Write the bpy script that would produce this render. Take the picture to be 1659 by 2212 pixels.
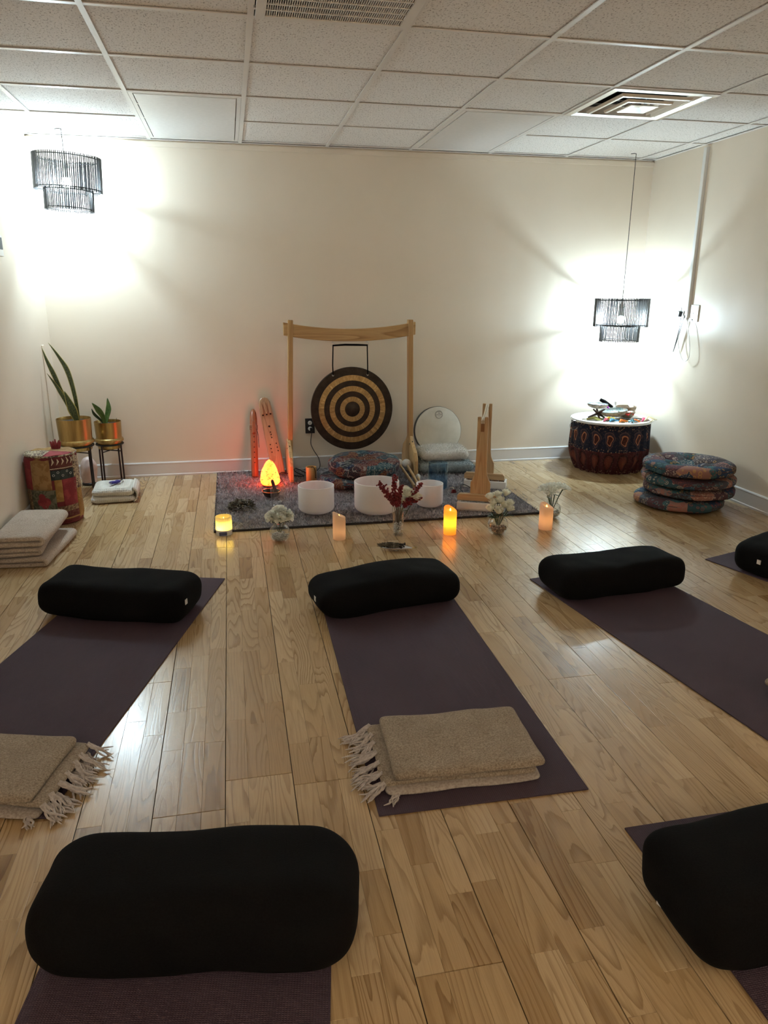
import bpy, bmesh, math, random
import numpy as np
from mathutils import Vector, Matrix, noise as mnoise, Euler

for o in list(bpy.data.objects): bpy.data.objects.remove(o, do_unlink=True)
SC = bpy.context.scene
COL = SC.collection
PI = math.pi

# ------------------------------------------------------------------ camera
CAM = (-0.1614, -5.7268, 1.3615); YAW, PITCH, ROLL, FPX = 0.2031, 0.2915, 0.0039, 1578.0
def cam_axes():
    cy, sy, cp, sp = math.cos(YAW), math.sin(YAW), math.cos(PITCH), math.sin(PITCH)
    f = Vector((sy*cp, cy*cp, -sp)); r = Vector((cy, -sy, 0)); u = r.cross(f)
    return (math.cos(ROLL)*r + math.sin(ROLL)*u, -math.sin(ROLL)*r + math.cos(ROLL)*u, f)
cr, cu, cf = cam_axes()
cd = bpy.data.cameras.new('camera'); co = bpy.data.objects.new('camera', cd); COL.objects.link(co)
cd.sensor_fit = 'VERTICAL'; cd.sensor_height = 36.0; cd.lens = 36.0*FPX/2212.0; cd.clip_start = 0.02
m = Matrix(((cr.x, cu.x, -cf.x, CAM[0]), (cr.y, cu.y, -cf.y, CAM[1]), (cr.z, cu.z, -cf.z, CAM[2]), (0, 0, 0, 1)))
co.matrix_world = m
SC.camera = co
# ------------------------------------------------------------------ world and exposure (a closed room: lit by its own lamps and two added ones)
w = bpy.data.worlds.new('world'); SC.world = w; w.use_nodes = True
w.node_tree.nodes['Background'].inputs[0].default_value = (0.5, 0.45, 0.4, 1); w.node_tree.nodes['Background'].inputs[1].default_value = 0.02
SC.view_settings.view_transform = 'Standard'; SC.view_settings.look = 'None'; SC.view_settings.gamma = 1.0
SC.view_settings.use_curve_mapping = False
SC.view_settings.exposure = 0.54
BULB_W = 52.0            # radiant watts of each cool pendant bulb in the far corners
BULB_COL = (0.66, 0.87, 1.0)
FILL_W = 38.0            # warmer bulbs of two unseen lamps added behind the viewer as fill
FILL_COL = (1.0, 0.88, 0.72)

# ------------------------------------------------------------------ node helpers
def new_mat(name):
    m = bpy.data.materials.new(name); m.use_nodes = True
    nt = m.node_tree; b = nt.nodes['Principled BSDF']
    return m, nt, b
def nd(nt, t, **kw):
    n = nt.nodes.new(t)
    for k, v in kw.items():
        if hasattr(n, k): setattr(n, k, v)
        else: n.inputs[k.replace('_', ' ')].default_value = v
    return n
def c4(c): return (c[0], c[1], c[2], 1.0)
def ramp(nt, stops, interp='LINEAR'):
    r = nt.nodes.new('ShaderNodeValToRGB'); r.color_ramp.interpolation = interp
    e = r.color_ramp.elements
    while len(e) > 1: e.remove(e[-1])
    e[0].position = stops[0][0]; e[0].color = c4(stops[0][1])
    for p, c in stops[1:]:
        x = e.new(p); x.color = c4(c)
    return r
def mathn(nt, op, a, b=None, c=None):
    n = nt.nodes.new('ShaderNodeMath'); n.operation = op
    for i, v in enumerate((a, b, c)):
        if v is None: continue
        if isinstance(v, (int, float)): n.inputs[i].default_value = v
        else: nt.links.new(v, n.inputs[i])
    return n.outputs[0]
def vmath(nt, op, a, b=None):
    n = nt.nodes.new('ShaderNodeVectorMath'); n.operation = op
    for i, v in enumerate((a, b)):
        if v is None: continue
        if isinstance(v, tuple): n.inputs[i].default_value = v
        else: nt.links.new(v, n.inputs[i])
    return n.outputs[0]
def mixc(nt, fac, a, b, blend='MIX'):
    n = nt.nodes.new('ShaderNodeMix'); n.data_type = 'RGBA'; n.blend_type = blend
    for i, v in ((0, fac), (6, a), (7, b)):
        if isinstance(v, (int, float)): n.inputs[i].default_value = v
        elif isinstance(v, tuple): n.inputs[i].default_value = c4(v)
        else: nt.links.new(v, n.inputs[i])
    return n.outputs[2]
def bump(nt, b, height, strength, dist=0.01):
    n = nt.nodes.new('ShaderNodeBump'); n.inputs['Strength'].default_value = strength; n.inputs['Distance'].default_value = dist
    nt.links.new(height, n.inputs['Height']); nt.links.new(n.outputs[0], b.inputs['Normal'])
def objco(nt): return nt.nodes.new('ShaderNodeTexCoord').outputs['Object']
def noise_tex(nt, vec, scale, detail=2.0, rough=0.5, dist=0.0):
    n = nt.nodes.new('ShaderNodeTexNoise'); n.inputs['Scale'].default_value = scale; n.inputs['Detail'].default_value = detail
    n.inputs['Roughness'].default_value = rough; n.inputs['Distortion'].default_value = dist
    nt.links.new(vec, n.inputs['Vector']); return n.outputs['Fac']
def voro(nt, vec, scale, feature='F1', metric='EUCLIDEAN', rnd=1.0):
    n = nt.nodes.new('ShaderNodeTexVoronoi'); n.feature = feature; n.distance = metric
    n.inputs['Scale'].default_value = scale; n.inputs['Randomness'].default_value = rnd
    nt.links.new(vec, n.inputs['Vector']); return n

def plain(name, col, rough=0.5, metal=0.0, spec=0.5, emit=None, es=0.0, coat=0.0, sheen=0.0, trans=0.0, ior=1.45, alpha=None):
    m, nt, b = new_mat(name)
    b.inputs['Base Color'].default_value = c4(col); b.inputs['Roughness'].default_value = rough
    b.inputs['Metallic'].default_value = metal; b.inputs['Specular IOR Level'].default_value = spec
    b.inputs['Coat Weight'].default_value = coat; b.inputs['Sheen Weight'].default_value = sheen
    b.inputs['Transmission Weight'].default_value = trans; b.inputs['IOR'].default_value = ior
    if emit: b.inputs['Emission Color'].default_value = c4(emit); b.inputs['Emission Strength'].default_value = es
    return m
def noisy(name, c1, c2, scale, stretch=(1, 1, 1), rough=0.6, bmp=0.0, bscale=None, detail=3.0, lo=0.35, hi=0.65, metal=0.0, sheen=0.0, spec=0.5, dist=0.0):
    m, nt, b = new_mat(name)
    v = vmath(nt, 'MULTIPLY', objco(nt), stretch)
    f = noise_tex(nt, v, scale, detail, 0.55, dist)
    r = ramp(nt, [(lo, c1), (hi, c2)]); nt.links.new(f, r.inputs[0])
    nt.links.new(r.outputs[0], b.inputs['Base Color'])
    b.inputs['Roughness'].default_value = rough; b.inputs['Metallic'].default_value = metal; b.inputs['Sheen Weight'].default_value = sheen
    b.inputs['Specular IOR Level'].default_value = spec
    if bmp:
        g = f if bscale is None else noise_tex(nt, v, bscale, 2.0)
        bump(nt, b, g, bmp, 0.004)
    return m

# ------------------------------------------------------------------ materials
M = {}
M['wall'] = noisy('wall_paint', (0.78, 0.69, 0.565), (0.80, 0.71, 0.585), 3.0, rough=0.42, bmp=0.06, bscale=160.0, spec=0.35)
M['white_trim'] = plain('white_trim', (0.72, 0.71, 0.70), 0.3)
M['white_plastic'] = plain('white_plastic', (0.78, 0.77, 0.74), 0.35)
M['grid'] = plain('ceiling_grid_paint', (0.78, 0.75, 0.71), 0.32)
M['plenum'] = plain('plenum_dark', (0.05, 0.05, 0.05), 0.9)
M['black_metal'] = plain('black_metal', (0.012, 0.011, 0.011), 0.45)
M['black_plastic'] = plain('black_plastic', (0.015, 0.015, 0.016), 0.4)
M['black_cloth'] = noisy('black_cloth', (0.0028, 0.0028, 0.0031), (0.0052, 0.0052, 0.0056), 260.0, rough=0.95, bmp=0.25, spec=0.15)
M['tag'] = plain('white_label_cloth', (0.7, 0.68, 0.66), 0.8)
M['steel'] = plain('steel', (0.62, 0.61, 0.6), 0.3, 1.0)
M['alu'] = plain('polished_aluminium', (0.80, 0.80, 0.80), 0.14, 1.0)
M['silver'] = plain('silver', (0.8, 0.79, 0.76), 0.15, 1.0)
def thin_glass(name, tint, blend=0.22, gl=(1, 1, 1)):
    """thin-walled glass: see-through face on, reflecting at the rims"""
    m = bpy.data.materials.new(name); m.use_nodes = True; nt = m.node_tree; nt.nodes.clear()
    o = nt.nodes.new('ShaderNodeOutputMaterial'); tr = nd(nt, 'ShaderNodeBsdfTransparent'); tr.inputs[0].default_value = c4(tint)
    g = nd(nt, 'ShaderNodeBsdfGlossy'); g.inputs['Roughness'].default_value = 0.02; g.inputs[0].default_value = c4(gl)
    lw = nd(nt, 'ShaderNodeLayerWeight'); lw.inputs['Blend'].default_value = 0.5
    fac = mathn(nt, 'ADD', 0.045, mathn(nt, 'MULTIPLY', mathn(nt, 'POWER', lw.outputs['Facing'], 3.0), blend*3.0))
    a = nd(nt, 'ShaderNodeMixShader'); nt.links.new(fac, a.inputs[0]); nt.links.new(tr.outputs[0], a.inputs[1]); nt.links.new(g.outputs[0], a.inputs[2])
    nt.links.new(a.outputs[0], o.inputs[0]); return m
M['glass'] = thin_glass('clear_glass', (0.95, 0.96, 0.95))
M['lens'] = noisy('acrylic_lens', (0.74, 0.74, 0.73), (0.78, 0.78, 0.77), 40.0, rough=0.25)
M['soil'] = noisy('potting_soil', (0.015, 0.011, 0.008), (0.06, 0.045, 0.032), 60.0, rough=0.95, bmp=0.8)

def tile_mat():
    m, nt, b = new_mat('mineral_ceiling_tile')
    oi = nt.nodes.new('ShaderNodeObjectInfo')
    v = nt.nodes.new('ShaderNodeVectorMath'); v.operation = 'ADD'
    nt.links.new(objco(nt), v.inputs[0])
    k = nt.nodes.new('ShaderNodeCombineXYZ'); nt.links.new(mathn(nt, 'MULTIPLY', oi.outputs['Random'], 37.0), k.inputs[0]); nt.links.new(k.outputs[0], v.inputs[1])
    f = noise_tex(nt, vmath(nt, 'MULTIPLY', v.outputs[0], (1.0, 0.55, 1.0)), 130.0, 2.5, 0.6)
    g = noise_tex(nt, v.outputs[0], 320.0, 2.0)
    h = mathn(nt, 'ADD', mathn(nt, 'MULTIPLY', f, 0.75), mathn(nt, 'MULTIPLY', g, 0.25))
    r = ramp(nt, [(0.385, (0.42, 0.38, 0.34)), (0.425, (0.83, 0.795, 0.75)), (0.6, (0.89, 0.855, 0.81))]); nt.links.new(h, r.inputs[0])
    nt.links.new(r.outputs[0], b.inputs['Base Color']); b.inputs['Roughness'].default_value = 0.9
    bump(nt, b, h, 0.5, 0.004)
    return m
M['tile'] = tile_mat()

def ash_floor():
    m, nt, b = new_mat('ash_floor_strip')
    at = nt.nodes.new('ShaderNodeAttribute'); at.attribute_name = 'rnd'
    sep = nt.nodes.new('ShaderNodeSeparateColor'); nt.links.new(at.outputs['Color'], sep.inputs[0])
    R, G, B = sep.outputs
    co_ = objco(nt)
    off = nt.nodes.new('ShaderNodeCombineXYZ')
    nt.links.new(mathn(nt, 'MULTIPLY', R, 91.0), off.inputs[0]); nt.links.new(mathn(nt, 'MULTIPLY', G, 57.0), off.inputs[1])
    p = vmath(nt, 'ADD', co_, off.outputs[0])
    # contour lines of a smooth stretched field read as cathedral grain
    fld = noise_tex(nt, vmath(nt, 'MULTIPLY', p, (11.0, 1.15, 1.0)), 1.0, 1.2, 0.4)
    wob = noise_tex(nt, vmath(nt, 'MULTIPLY', p, (60.0, 6.0, 1.0)), 1.0, 2.0)
    lines = mathn(nt, 'FRACT', mathn(nt, 'MULTIPLY', mathn(nt, 'ADD', fld, mathn(nt, 'MULTIPLY', wob, 0.035)), mathn(nt, 'ADD', 10.0, mathn(nt, 'MULTIPLY', B, 16.0))))
    lr = ramp(nt, [(0.0, (0, 0, 0)), (0.55, (0.08, 0.08, 0.08)), (0.86, (0.85, 0.85, 0.85)), (0.95, (1, 1, 1)), (1.0, (0.1, 0.1, 0.1))]); nt.links.new(lines, lr.inputs[0])
    pores = noise_tex(nt, vmath(nt, 'MULTIPLY', p, (420.0, 9.0, 1.0)), 1.0, 2.0)
    base = ramp(nt, [(0.0, (0.36, 0.225, 0.098)), (0.25, (0.46, 0.305, 0.145)), (0.6, (0.52, 0.365, 0.19)), (1.0, (0.60, 0.445, 0.255))]); nt.links.new(G, base.inputs[0])
    dark = mixc(nt, 1.0, base.outputs[0], (0.52, 0.44, 0.34), 'MULTIPLY')
    amt = mathn(nt, 'MULTIPLY', lr.outputs[0], mathn(nt, 'ADD', 0.30, mathn(nt, 'MULTIPLY', R, 0.65)))
    c = mixc(nt, amt, base.outputs[0], dark)
    pr_ = ramp(nt, [(0.35, (0.86, 0.83, 0.80)), (0.6, (1, 1, 1))]); nt.links.new(pores, pr_.inputs[0])
    c = mixc(nt, 0.8, c, pr_.outputs[0], 'MULTIPLY')
    nt.links.new(c, b.inputs['Base Color'])
    b.inputs['Roughness'].default_value = 0.24; b.inputs['Specular IOR Level'].default_value = 0.6; b.inputs['Coat Weight'].default_value = 0.3; b.inputs['Coat Roughness'].default_value = 0.17
    hh = mathn(nt, 'ADD', mathn(nt, 'MULTIPLY', lr.outputs[0], -0.6), mathn(nt, 'MULTIPLY', pores, 0.5))
    bump(nt, b, hh, 0.10, 0.002)
    return m
M['floor'] = ash_floor()
M['floor_core'] = plain('floor_board_core', (0.035, 0.022, 0.012), 0.8)

def timber(name, c1, c2, c3, axis='Z', rough=0.45, freq=16.0):
    m, nt, b = new_mat(name)
    st = {'X': (1.2, 22.0, 22.0), 'Y': (22.0, 1.2, 22.0), 'Z': (22.0, 22.0, 1.2)}[axis]
    oi = nt.nodes.new('ShaderNodeObjectInfo')
    k = nt.nodes.new('ShaderNodeCombineXYZ')
    for i in range(3): nt.links.new(mathn(nt, 'MULTIPLY', oi.outputs['Random'], 11.0 + 7*i), k.inputs[i])
    p = vmath(nt, 'ADD', vmath(nt, 'MULTIPLY', objco(nt), st), k.outputs[0])
    f = noise_tex(nt, p, 0.45, 1.0, 0.4)
    ln = mathn(nt, 'FRACT', mathn(nt, 'MULTIPLY', f, freq))
    fine = noise_tex(nt, p, 6.0, 2.0)
    r = ramp(nt, [(0.0, c1), (0.6, c2), (0.92, c3), (1.0, c1)]); nt.links.new(ln, r.inputs[0])
    r2 = ramp(nt, [(0.3, (0.86, 0.84, 0.8)), (0.7, (1, 1, 1))]); nt.links.new(fine, r2.inputs[0])
    nt.links.new(mixc(nt, 1.0, r.outputs[0], r2.outputs[0], 'MULTIPLY'), b.inputs['Base Color'])
    b.inputs['Roughness'].default_value = rough
    return m
pine = ((0.62, 0.42, 0.20), (0.56, 0.36, 0.16), (0.40, 0.235, 0.09))
M['pine_z'] = timber('pine_upright', *pine, axis='Z'); M['pine_x'] = timber('pine_beam', *pine, axis='X', freq=9.0); M['pine_y'] = timber('pine_foot', *pine, axis='Y', freq=12.0)
beech = ((0.56, 0.385, 0.215), (0.52, 0.35, 0.19), (0.45, 0.29, 0.145))
M['beech_z'] = timber('beech_upright', *beech, axis='Z', rough=0.4); M['beech_x'] = timber('beech_bar', *beech, axis='X', rough=0.4)
M['mortise'] = plain('dark_tenon_end', (0.24, 0.115, 0.045), 0.6)
M['cedar'] = timber('cedar_flute', (0.42, 0.15, 0.07), (0.36, 0.115, 0.05), (0.25, 0.07, 0.03), 'Z', 0.3)
M['maple'] = timber('pale_flute_wood', (0.50, 0.32, 0.19), (0.45, 0.275, 0.155), (0.34, 0.19, 0.10), 'Z', 0.3)
M['dark_wood'] = timber('dark_wood', (0.07, 0.035, 0.02), (0.055, 0.027, 0.015), (0.03, 0.014, 0.008), 'X', 0.4)
M['hole'] = plain('dark_hole', (0.006, 0.004, 0.003), 0.9)
M['bamboo'] = timber('bamboo', (0.55, 0.34, 0.12), (0.5, 0.30, 0.10), (0.40, 0.22, 0.07), 'Z', 0.35, 6.0)

def mat_yoga():
    m, nt, b = new_mat('purple_foam_mat')
    v = objco(nt)
    wx = nt.nodes.new('ShaderNodeTexWave'); wx.wave_type = 'BANDS'; wx.bands_direction = 'Y'; wx.inputs['Scale'].default_value = 75.0; nt.links.new(v, wx.inputs['Vector'])
    wy = nt.nodes.new('ShaderNodeTexWave'); wy.wave_type = 'BANDS'; wy.bands_direction = 'X'; wy.inputs['Scale'].default_value = 55.0; nt.links.new(v, wy.inputs['Vector'])
    h = mathn(nt, 'MULTIPLY', wx.outputs['Fac'], wy.outputs['Fac'])
    f = noise_tex(nt, v, 3.0, 2.0)
    r = ramp(nt, [(0.3, (0.062, 0.041, 0.058)), (0.7, (0.074, 0.050, 0.069))]); nt.links.new(f, r.inputs[0])
    nt.links.new(mixc(nt, mathn(nt, 'MULTIPLY', h, 0.5), r.outputs[0], (0.12, 0.08, 0.11)), b.inputs['Base Color'])
    b.inputs['Roughness'].default_value = 0.75; b.inputs['Specular IOR Level'].default_value = 0.3
    bump(nt, b, h, 0.6, 0.002)
    return m
M['mat'] = mat_yoga()
def wool(name, c1, c2, c3, scale=220.0):
    m, nt, b = new_mat(name)
    v = objco(nt)
    f = noise_tex(nt, v, scale, 3.0, 0.6); g = noise_tex(nt, v, 14.0, 3.0)
    r = ramp(nt, [(0.28, c1), (0.5, c2), (0.72, c3)]); nt.links.new(f, r.inputs[0])
    r2 = ramp(nt, [(0.3, (0.86, 0.84, 0.82)), (0.7, (1, 1, 1))]); nt.links.new(g, r2.inputs[0])
    nt.links.new(mixc(nt, 1.0, r.outputs[0], r2.outputs[0], 'MULTIPLY'), b.inputs['Base Color'])
    b.inputs['Roughness'].default_value = 0.95; b.inputs['Sheen Weight'].default_value = 0.15; b.inputs['Specular IOR Level'].default_value = 0.1
    bump(nt, b, f, 0.9, 0.006)
    return m
M['blanket'] = wool('oatmeal_wool', (0.22, 0.175, 0.13), (0.40, 0.33, 0.25), (0.56, 0.48, 0.385))
M['blanket_pale'] = wool('cream_wool', (0.36, 0.28, 0.22), (0.53, 0.44, 0.36), (0.64, 0.56, 0.47), 160.0)
M['fringe'] = noisy('fringe_cotton', (0.42, 0.37, 0.34), (0.58, 0.53, 0.50), 90.0, rough=0.95, bmp=0.4)
M['edge_stitch'] = noisy('blanket_selvedge', (0.34, 0.29, 0.25), (0.5, 0.45, 0.40), 150.0, rough=0.95, bmp=0.6)
def waffle():
    m, nt, b = new_mat('white_waffle_cotton')
    v = objco(nt)
    vo = voro(nt, vmath(nt, 'MULTIPLY', v, (1, 1, 1)), 85.0, 'F1', 'CHEBYCHEV', 0.15)
    r = ramp(nt, [(0.0, (0.5, 0.46, 0.38)), (0.5, (0.74, 0.72, 0.66))]); nt.links.new(vo.outputs['Distance'], r.inputs[0])
    nt.links.new(r.outputs[0], b.inputs['Base Color']); b.inputs['Roughness'].default_value = 0.95
    bump(nt, b, vo.outputs['Distance'], 1.0, 0.008)
    return m
M['waffle'] = waffle()
M['rug'] = noisy('grey_rug_backing', (0.10, 0.094, 0.10), (0.17, 0.16, 0.168), 60.0, rough=0.95, bmp=0.8)
def pile_mat(name, c1, c2, scale):
    m, nt, b = new_mat(name)
    f = noise_tex(nt, objco(nt), scale, 3.0, 0.7)
    r = ramp(nt, [(0.3, c1), (0.7, c2)]); nt.links.new(f, r.inputs[0])
    nt.links.new(r.outputs[0], b.inputs['Base Color']); b.inputs['Roughness'].default_value = 0.9; b.inputs['Specular IOR Level'].default_value = 0.15
    return m
M['rug_pile'] = pile_mat('grey_rug_pile', (0.26, 0.245, 0.255), (0.62, 0.59, 0.61), 38.0)
M['rug_edge'] = plain('dark_rug_binding', (0.03, 0.027, 0.028), 0.9)
M['fur_white'] = pile_mat('white_fur', (0.60, 0.58, 0.53), (0.80, 0.78, 0.74), 60.0)
M['fur_blue'] = pile_mat('blue_grey_fur', (0.20, 0.25, 0.27), (0.38, 0.44, 0.46), 60.0)

def patchwork(name, scale, palette, dist=0.0, motif=38.0, light=(0.55, 0.45, 0.36), metric='MANHATTAN', amt=0.55, rnd=0.9):
    m, nt, b = new_mat(name)
    oi = nt.nodes.new('ShaderNodeObjectInfo')
    k = nt.nodes.new('ShaderNodeCombineXYZ')
    for i in range(3): nt.links.new(mathn(nt, 'MULTIPLY', oi.outputs['Random'], 3.0 + 5*i), k.inputs[i])
    v = vmath(nt, 'ADD', objco(nt), k.outputs[0])
    if dist:
        n = nt.nodes.new('ShaderNodeTexNoise'); n.inputs['Scale'].default_value = 7.0; nt.links.new(v, n.inputs['Vector'])
        v = vmath(nt, 'ADD', v, vmath(nt, 'MULTIPLY', n.outputs['Color'], (dist, dist, dist)))
    a = voro(nt, v, scale, 'F1', metric, rnd)
    sp = nt.nodes.new('ShaderNodeSeparateColor'); nt.links.new(a.outputs['Color'], sp.inputs[0])
    n_ = len(palette)
    r = ramp(nt, [(i/n_, palette[i]) for i in range(n_)], 'CONSTANT'); nt.links.new(sp.outputs[0], r.inputs[0])
    mo = voro(nt, v, motif, 'F1', 'EUCLIDEAN', 0.6)
    ring = ramp(nt, [(0.0, (0.9, 0.9, 0.9)), (0.13, (0.9, 0.9, 0.9)), (0.16, (0, 0, 0)), (0.26, (0, 0, 0)), (0.30, (1, 1, 1)), (0.40, (1, 1, 1)), (0.44, (0, 0, 0))]); nt.links.new(mo.outputs['Distance'], ring.inputs[0])
    fn = noise_tex(nt, v, motif*3.2, 2.0)
    spk = ramp(nt, [(0.54, (0, 0, 0)), (0.60, (1, 1, 1))]); nt.links.new(fn, spk.inputs[0])
    sel = mathn(nt, 'GREATER_THAN', sp.outputs[1], 0.5)
    pat = mixc(nt, sel, spk.outputs[0], ring.outputs[0])
    alt = ramp(nt, [(0.0, light), (0.45, (0.33, 0.09, 0.07)), (0.7, (0.10, 0.20, 0.22)), (0.85, (0.55, 0.33, 0.10))], 'CONSTANT'); nt.links.new(sp.outputs[2], alt.inputs[0])
    c = mixc(nt, mathn(nt, 'MULTIPLY', pat, amt), r.outputs[0], alt.outputs[0])
    if dist:
        sw = ramp(nt, [(0.0, (0, 0, 0)), (0.42, (0, 0, 0)), (0.47, (1, 1, 1)), (0.53, (1, 1, 1)), (0.58, (0, 0, 0))]); nt.links.new(mathn(nt, 'FRACT', mathn(nt, 'MULTIPLY', noise_tex(nt, v, 8.0, 1.0), 6.0)), sw.inputs[0])
        c = mixc(nt, mathn(nt, 'MULTIPLY', sw.outputs[0], 0.45), c, (0.42, 0.40, 0.34))
    nt.links.new(c, b.inputs['Base Color']); b.inputs['Roughness'].default_value = 0.9; b.inputs['Specular IOR Level'].default_value = 0.15
    bump(nt, b, noise_tex(nt, v, 300.0, 2.0), 0.25, 0.003)
    return m
M['cushion'] = patchwork('floral_patchwork_cotton', 9.0, [(0.035, 0.075, 0.09), (0.06, 0.05, 0.055), (0.30, 0.15, 0.12), (0.05, 0.12, 0.13), (0.08, 0.075, 0.09), (0.09, 0.05, 0.06), (0.035, 0.06, 0.11)], motif=30.0)
M['zafu'] = patchwork('swirled_batik_cotton', 11.0, [(0.022, 0.025, 0.034), (0.07, 0.018, 0.02), (0.028, 0.065, 0.08), (0.015, 0.024, 0.06), (0.12, 0.045, 0.038), (0.02, 0.02, 0.026)], dist=0.16, motif=60.0, light=(0.36, 0.40, 0.36), metric='EUCLIDEAN', amt=0.42, rnd=1.0)

def paisley():
    m, nt, b = new_mat('peacock_print_cloth')
    uv = nt.nodes.new('ShaderNodeUVMap'); uv.uv_map = 'uv'
    s = nt.nodes.new('ShaderNodeSeparateXYZ'); nt.links.new(uv.outputs[0], s.inputs[0])
    # twist of the draped cloth shears the pattern
    wv = noise_tex(nt, uv.outputs[0], 5.0, 1.0)
    u = mathn(nt, 'ADD', mathn(nt, 'MULTIPLY', s.outputs[0], 17.0), mathn(nt, 'MULTIPLY', mathn(nt, 'SUBTRACT', wv, 0.5), 0.7))
    v = mathn(nt, 'ADD', s.outputs[1], mathn(nt, 'MULTIPLY', mathn(nt, 'SUBTRACT', wv, 0.5), 0.07))
    a = mathn(nt, 'MULTIPLY', mathn(nt, 'SUBTRACT', mathn(nt, 'FRACT', u), 0.5), 2.0)
    def drop(vc, hh):   # teardrop distance: narrower towards the bottom
        bb = mathn(nt, 'DIVIDE', mathn(nt, 'SUBTRACT', v, vc), hh)
        wd = mathn(nt, 'ADD', 0.72, mathn(nt, 'MULTIPLY', bb, 0.42))
        aa = mathn(nt, 'DIVIDE', a, mathn(nt, 'MAXIMUM', wd, 0.12))
        return mathn(nt, 'SQRT', mathn(nt, 'ADD', mathn(nt, 'MULTIPLY', aa, aa), mathn(nt, 'MULTIPLY', bb, bb)))
    d1 = drop(0.69, 0.19); d2 = drop(0.24, 0.21)
    navy = (0.012, 0.014, 0.028)
    r1 = ramp(nt, [(0.0, (0.045, 0.012, 0.012)), (0.42, (0.055, 0.016, 0.014)), (0.46, (0.40, 0.17, 0.09)), (0.56, (0.36, 0.14, 0.07)), (0.60, (0.03, 0.02, 0.03)), (0.80, (0.03, 0.025, 0.04)), (0.84, (0.10, 0.06, 0.06)), (0.95, navy)]); nt.links.new(d1, r1.inputs[0])
    r2 = ramp(nt, [(0.0, (0.17, 0.05, 0.03)), (0.55, (0.11, 0.03, 0.022)), (0.72, (0.07, 0.018, 0.018)), (0.78, (0.015, 0.008, 0.01)), (0.98, (0.06, 0.015, 0.018))]); nt.links.new(d2, r2.inputs[0])
    top = mathn(nt, 'GREATER_THAN', v, 0.46)
    c = mixc(nt, top, r2.outputs[0], r1.outputs[0])
    co_ = objco(nt)
    vo = voro(nt, co_, 62.0, 'F1', 'EUCLIDEAN', 0.9)
    rr = ramp(nt, [(0.0, (1, 1, 1)), (0.28, (1, 1, 1)), (0.36, (0, 0, 0))]); nt.links.new(vo.outputs['Distance'], rr.inputs[0])
    band = ramp(nt, [(0.0, (1, 1, 1)), (0.06, (1, 1, 1)), (0.10, (0.15, 0.15, 0.15)), (0.44, (0.12, 0.12, 0.12)), (0.45, (0.9, 0.9, 0.9)), (0.50, (0.9, 0.9, 0.9)), (0.52, (0.1, 0.1, 0.1)), (0.86, (0.1, 0.1, 0.1)), (0.90, (0.9, 0.9, 0.9))]); nt.links.new(v, band.inputs[0])
    c = mixc(nt, mathn(nt, 'MULTIPLY', rr.outputs[0], band.outputs[0]), c, (0.24, 0.15, 0.10))
    nt.links.new(c, b.inputs['Base Color']); b.inputs['Roughness'].default_value = 0.85; b.inputs['Specular IOR Level'].default_value = 0.2
    return m
M['paisley'] = paisley()
def snake_leaf():
    m, nt, b = new_mat('snake_plant_leaf')
    uv = nt.nodes.new('ShaderNodeUVMap'); uv.uv_map = 'uv'
    s = nt.nodes.new('ShaderNodeSeparateXYZ'); nt.links.new(uv.outputs[0], s.inputs[0])
    e = mathn(nt, 'ABSOLUTE', mathn(nt, 'SUBTRACT', s.outputs[0], 0.5))
    st = vmath(nt, 'MULTIPLY', uv.outputs[0], (5.0, 46.0, 1.0))
    f = noise_tex(nt, st, 1.0, 2.0, 0.6, 0.6)
    r = ramp(nt, [(0.38, (0.020, 0.038, 0.014)), (0.6, (0.10, 0.14, 0.055))]); nt.links.new(f, r.inputs[0])
    ed = ramp(nt, [(0.39, (0, 0, 0)), (0.43, (1, 1, 1))]); nt.links.new(e, ed.inputs[0])
    nt.links.new(mixc(nt, ed.outputs[0], r.outputs[0], (0.42, 0.38, 0.11)), b.inputs['Base Color'])
    b.inputs['Roughness'].default_value = 0.4
    return m
M['snake'] = snake_leaf()
M['leaf_green'] = noisy('fresh_green_leaf', (0.045, 0.10, 0.025), (0.13, 0.22, 0.06), 30.0, rough=0.4)
M['leaf_dark'] = noisy('dark_green_leaf', (0.014, 0.03, 0.012), (0.04, 0.07, 0.025), 40.0, rough=0.45)
M['stem'] = plain('green_stem', (0.05, 0.075, 0.025), 0.6)
M['brass'] = noisy('brushed_brass', (0.40, 0.28, 0.105), (0.50, 0.36, 0.145), 2.0, (30, 30, 2), rough=0.33, metal=1.0)

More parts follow.
